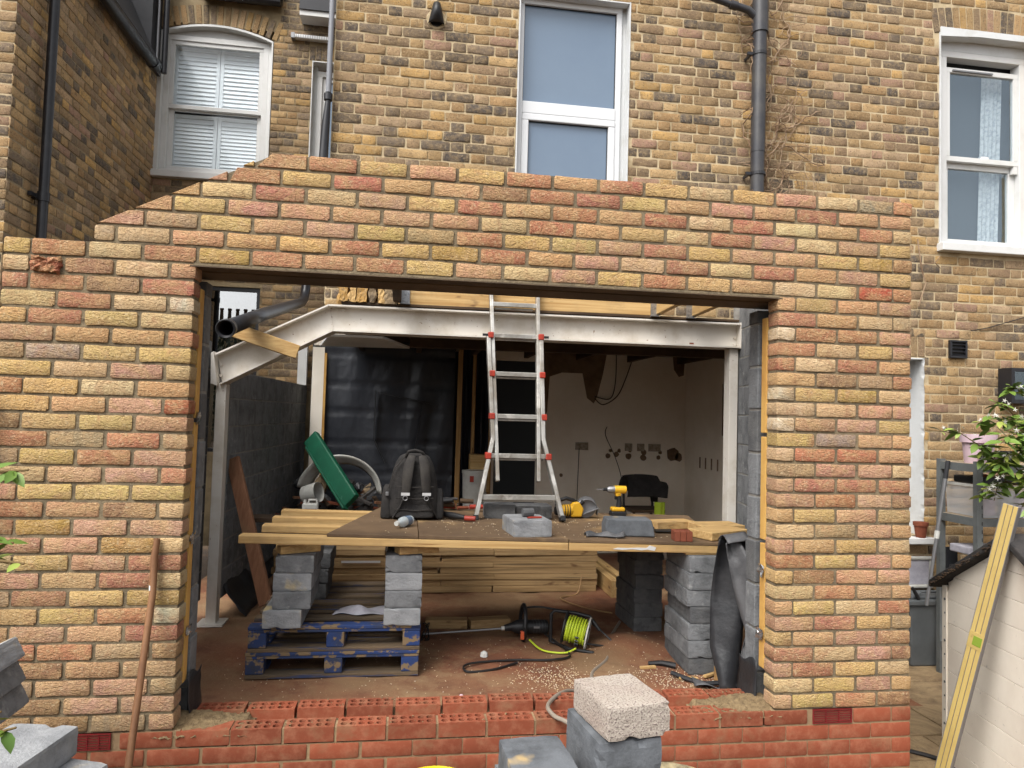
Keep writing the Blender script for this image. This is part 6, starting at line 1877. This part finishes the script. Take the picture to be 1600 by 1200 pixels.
# spirit level leaning on the shed
lv = thing('spirit_level', 'long yellow spirit level leaning against the shed', 'level', tuple(SP(.0, GZ, -.12)))
a = Vector((3.935, .335, GZ + .0))
b_ = Vector((3.905, -.235, 1.06))
dl = (b_ - a).normalized()
side = dl.cross(Vector((-.98, -.2, 0))).normalized()
nrm = side.cross(dl).normalized()
a2, b2 = Vector((3.80, .14, GZ + .01)), Vector((3.965, -.16, 1.02))
dl = (b2 - a2).normalized()
tocam = (CAM - (a2 + b2) / 2).normalized()
sx_ = dl.cross(tocam).normalized()
fr_ = sx_.cross(dl).normalized()
yaw_ = math.radians(24)
f2 = (fr_ * math.cos(yaw_) - sx_ * math.sin(yaw_)).normalized()
s2 = dl.cross(f2).normalized()
LL = (b2 - a2).length
TL = Matrix(((s2.x, f2.x, dl.x, a2.x), (s2.y, f2.y, dl.y, a2.y), (s2.z, f2.z, dl.z, a2.z), (0, 0, 0, 1)))
put('web', MB().box(-.033, .033, -.012, .008, 0, LL, TL), 'level_grey', lv, bevel=.002)
for u0, u1 in ((-.034, -.014), (-.011, .011), (.014, .034)):
    put('rib', MB().box(u0, u1, .008, .0125, 0, LL, TL), 'level_yellow', lv, bevel=.002)
put('edge', MB().box(-.037, -.0335, -.018, .013, 0, LL, TL).box(.0335, .037, -.018, .013, 0, LL, TL), 'level_grey', lv, bevel=.001)
put('vial_housing', MB().box(-.036, .036, .0126, .0145, LL * .52, LL * .52 + .085, TL), 'level_yellow', lv, bevel=.004)
put('vial', MB().box(-.012, .030, .0146, .0165, LL * .52 + .018, LL * .52 + .066, TL), 'vial', lv, bevel=.004)
# dustbin box
bn = thing('storage_bin', 'dark grey plastic storage bin with lid standing in the passage', 'bin', (5.2, 2.0, GZ))
mb = MB().add([(5.05, 1.95, GZ + .009), (5.50, 1.95, GZ + .009), (5.50, 2.17, GZ + .009), (5.05, 2.17, GZ + .009), (5.02, 1.93, -.03), (5.54, 1.93, -.03), (5.54, 2.18, -.03), (5.02, 2.18, -.03)],
              [(0, 3, 2, 1), (4, 5, 6, 7), (0, 1, 5, 4), (1, 2, 6, 5), (2, 3, 7, 6), (3, 0, 4, 7)])
put('body', mb, 'bin_grey', bn, bevel=.015)
put('lid', MB().box(5.0, 5.56, 1.91, 2.19, -.0295, .012).box(5.05, 5.50, 1.95, 2.16, .012, .035), 'bin_grey', bn, bevel=.008)
put('lid_handle', MB().tube([(5.13, 1.98, .035), (5.16, 1.985, .062), (5.36, 1.985, .062), (5.39, 1.98, .035)], .010, 8), 'bin_grey', bn, smooth=True)
o = put('hand_brush', MB().tube([(5.045, 1.93, .11), (5.10, 1.93, .02)], [.012, .016], 8), 'tool_black', smooth=True)
tag(o, 'short black stick lying on the grey bin lid', 'brush')
cf = thing('cat_flap', 'white cat flap with grey door set low in the old brick wall', 'cat flap', (5.3, 2.2, .05))
put('frame', frame_rect(MB(), 5.16, 5.425, .045, .31, .03, 2.165, 2.199), 'white_plastic', cf, bevel=.012, seg=3)
put('flap', B(5.192, 5.393, 2.18, 2.185, .077, .278), 'cloth_grey', cf, bevel=.002)
fp = thing('flower_pot', 'small brown plastic flower pot on the white window sill', 'pot', (5.255, 2.14, .475))
put('pot', MB().lathe([(.038, .474), (.052, .57), (.058, .57), (.060, .60), (.054, .60), (.05, .56)], 20, Matrix.Translation((5.29, 2.15, 0)), cap=False), 'terracotta', fp, smooth=True)
put('soil', MB().lathe([(.001, .585), (.052, .585)], 20, Matrix.Translation((5.29, 2.15, 0)), cap=False), 'soil', fp)
# metal shelf unit
su = thing('metal_shelf', 'grey slotted metal shelf unit holding plastic boxes and pots', 'shelf', (5.5, 1.65, GZ))
SX0, SX1, SY0, SY1 = 5.185, 6.05, 1.43, 1.80
for (x, y) in ((SX0, SY0), (SX0 + .0, SY1), (SX1, SY0), (SX1, SY1)):
    put('post', MB().box(x - .003, x + .045, y, y + .004, GZ + .008, 1.15).box(x - .003, x + .001, y + .004, y + .04, GZ + .008, 1.15), 'shelf_grey', su)
for k in range(16):
    put('slot', B(SX0 + .034, SX0 + .040, SY0 - .0015, SY0 + .0, .2 + .06 * k, .2 + .06 * k + .028), 'tool_black', su)
for z in (1.10, .70, .15, -.3):
    put('shelf_rail', MB().box(SX0 + .046, SX1 - .004, SY0 + .004, SY0 + .008, z - .03, z + .03).box(SX0 + .002, SX0 + .006, SY0 + .042, SY1, z - .03, z + .03), 'shelf_grey', su)
    put('shelf_panel', B(SX0 + .008, SX1, SY0 + .01, SY1 + .03, z + .018, z + .03), 'shelf_board', su)
bx = thing('storage_box', 'clear plastic storage box with white rim on the middle shelf', 'box', (5.5, 1.6, .73))
mb = MB()
frame = [(SX0 + .06, SY0 + .02), (SX1 - .05, SY0 + .02), (SX1 - .05, SY1), (SX0 + .06, SY1)]
vs = [(x, y, .735) for x, y in frame] + [(x + (-.015 if x < 5.5 else .015), y, .965) for x, y in frame]
put('walls', MB().add(vs, [(0, 3, 2, 1), (0, 1, 5, 4), (1, 2, 6, 5), (2, 3, 7, 6), (3, 0, 4, 7)]), 'box_clear', bx)
put('rim', frame_rect(MB(), SX0 + .04, SX1 - .03, -SY1 - .01, -(SY0 + .01), .02, .955, .975).mesh('rim'), 'white_plastic', bx)
bpy.data.objects['rim'].matrix_basis = Matrix.Rotation(math.radians(90), 4, 'X') @ Matrix.Identity(4)
bpy.data.objects['rim'].matrix_basis = Matrix(((1, 0, 0, 0), (0, 0, -1, 0), (0, 1, 0, 0), (0, 0, 0, 1)))
for k, (x, wd, m_) in enumerate(((5.42, .11, 'pot_pink'), (5.57, .11, 'white_plastic'), (5.72, .12, 'pot_pink'), (5.88, .11, 'bin_grey'))):
    put('packed_tub', MB().lathe([(wd * .42, .74), (wd * .5, .90 + .02 * (k % 2))], 16, Matrix.Translation((x, 1.60, 0))), m_, bx, smooth=False)
put('tag_label', B(SX0 + .062, SX0 + .10, SY0 + .012, SY0 + .0135, .90, .985), 'white_plastic', bx)
o = put('black_tray', MB().box(5.28, 6.0, 1.48, 1.78, .977, 1.03), 'tool_black', bevel=.01)
tag(o, 'black plastic tray on top of the clear storage box', 'tray')
o = put('red_pot', MB().lathe([(.04, 0), (.05, .10)], 16, Matrix.Translation((5.30, 1.60, 1.0)) @ Matrix.Rotation(math.pi / 2, 4, 'Y')), 'terracotta')
tag(o, 'red plant pot lying sideways above the clear storage box', 'pot')
for k, (x, y, z, r, h, lab) in enumerate(((5.36, 1.62, 1.13, .115, .22, 'large pale pink plant pot on the top shelf'), (5.285, 1.445, 1.13, .07, .075, 'low pink pot in front of the large one on the top shelf'))):
    o = put('pink_pot', MB().lathe([(r * .82, z), (r * .95, z + h * .7), (r * 1.08, z + h * .72), (r * 1.1, z + h), (r, z + h), (r * .9, z + h * .7)], 22, Matrix.Translation((x, y, 0)), cap=False), 'pot_pink', smooth=True)
    tag(o, lab, 'pot', 'pink pots on the shelf')
o = put('black_pot', MB().lathe([(.055, 1.13), (.07, 1.215), (.075, 1.215), (.075, 1.23)], 18, Matrix.Translation((5.52, 1.55, 0))), 'tool_black', smooth=True)
tag(o, 'small black pot on the top shelf right of the pink pots', 'pot')
wh = thing('folded_trolley', 'dark metal tube frame folded on the lower shelf', 'trolley', (5.3, 1.45, .2))
put('tube_frame', MB().tube([(5.05, 1.36, .10), (5.08, 1.36, .40), (5.14, 1.36, .47), (5.42, 1.36, .43), (5.50, 1.36, .42)], .014, 8).tube([(5.36, 1.40, .44), (5.38, 1.40, .53), (5.44, 1.40, .56), (5.66, 1.40, .52)], .014, 8), 'dark_slate', wh, smooth=True)
put('panel', B(5.27, 5.37, 1.84, 1.86, .0, .45), 'dark_slate', wh)
put('green_sheet', MB().box(5.42, 5.72, 1.50, 1.7, .34, .42), 'green_plastic', wh, bevel=.01)
put('pale_sheet', MB().box(5.22, 5.56, 1.55, 1.75, .44, .50), 'cloth_grey', wh, bevel=.01)
put('stacked_trays', MB().box(5.24, 5.9, 1.5, 1.78, .18, .24).box(5.24, 5.88, 1.5, 1.78, .25, .33), 'tool_black', wh, bevel=.01)
pl_ = thing('telescopic_pole', 'silver telescopic pole standing between the bin and the shelf', 'pole', (5.0, 1.75, .03))
put('lower_tube', MB().tube([(4.985, 1.70, .03), (5.07, 1.70, .55)], .013, 12), 'tool_grey', pl_, smooth=True)
put('clamp', MB().tube([(5.068, 1.70, .54), (5.078, 1.70, .60)], .019, 12), 'white_plastic', pl_, smooth=True)
put('upper_tube', MB().tube([(5.07, 1.70, .55), (5.145, 1.70, 1.0)], .0155, 12), 'tool_grey', pl_, smooth=True)
put('grip', MB().tube([(5.145, 1.70, 1.0), (5.168, 1.70, 1.14)], .016, 12), 'dark_slate', pl_, smooth=True)
wire('hose', 'black hose lying on the paving beside the shed', [(3.70, .80, GZ + .02), (3.95, .62, GZ + .02), (4.10, .45, GZ + .02), (4.02, .2, GZ + .02), (3.9, -.1, GZ + .02)], .013, 'cable_black', 'hose')
wire('hose', 'second black hose beside the end of the new wall', [(3.66, .45, GZ + .02), (3.8, .25, GZ + .02), (3.95, -.05, GZ + .02), (4.0, -.5, GZ + .02)], .013, 'cable_black', 'hose')

# ================================================================== OPPOSITE TERRACE, seen mirrored in the glazing
th = thing('opposite_terrace', 'terrace of houses with chimney pots across the gardens, mirrored in the glazing', 'house', (-8, -31, GZ))
put('wall', B(-20, 6, -36, -31, GZ, 5.6), 'mortar_dark', th)
put('roof', MB().prism([(-31, 5.6), (-28, 5.6), (-28, 5.6)], 0, 0) if False else MB().add([(-20, -31, 5.6), (6, -31, 5.6), (6, -33.5, 6.6), (-20, -33.5, 6.6), (6, -36, 5.6), (-20, -36, 5.6)], [(0, 1, 2, 3), (3, 2, 4, 5), (0, 3, 5), (1, 4, 2)]), 'dark_slate', th)
stk = put('chimney_stack', B(-14.5, -3.5, -33.8, -33.2, 5.6, 6.9), 'mortar_dark', th)
for k in range(22):
    put('chimney_pot', MB().lathe([(.13, 6.9), (.10, 7.55), (.13, 7.6), (.12, 7.7)], 10, Matrix.Translation((-14.2 + .48 * k, -33.5, 0))), 'timber_dark', stk)
rr = random.Random(17)
mb = MB()
for k in range(9000):
    x = rr.uniform(-22, 9)
    y = rr.uniform(-27.5, -24.5)
    top = 5.0 + .6 * math.sin(x * 1.3) + .35 * math.sin(x * 3.1)
    z = GZ + (top - GZ) * rr.random() ** .7
    s_ = rr.uniform(.10, .22)
    T = Matrix.Translation((x, y, z)) @ Euler((rr.uniform(-3, 3), rr.uniform(-3, 3), rr.uniform(-3, 3))).to_matrix().to_4x4()
    mb.add([(-s_, 0, 0), (0, -s_ * .5, 0), (s_, 0, 0), (0, s_ * .5, 0)], [(0, 1, 2, 3)], T)
o = stuff(put('far_hedge', mb, 'tree_far'))
tag(o, 'dark mass of far garden trees mirrored in the glazing', 'trees')
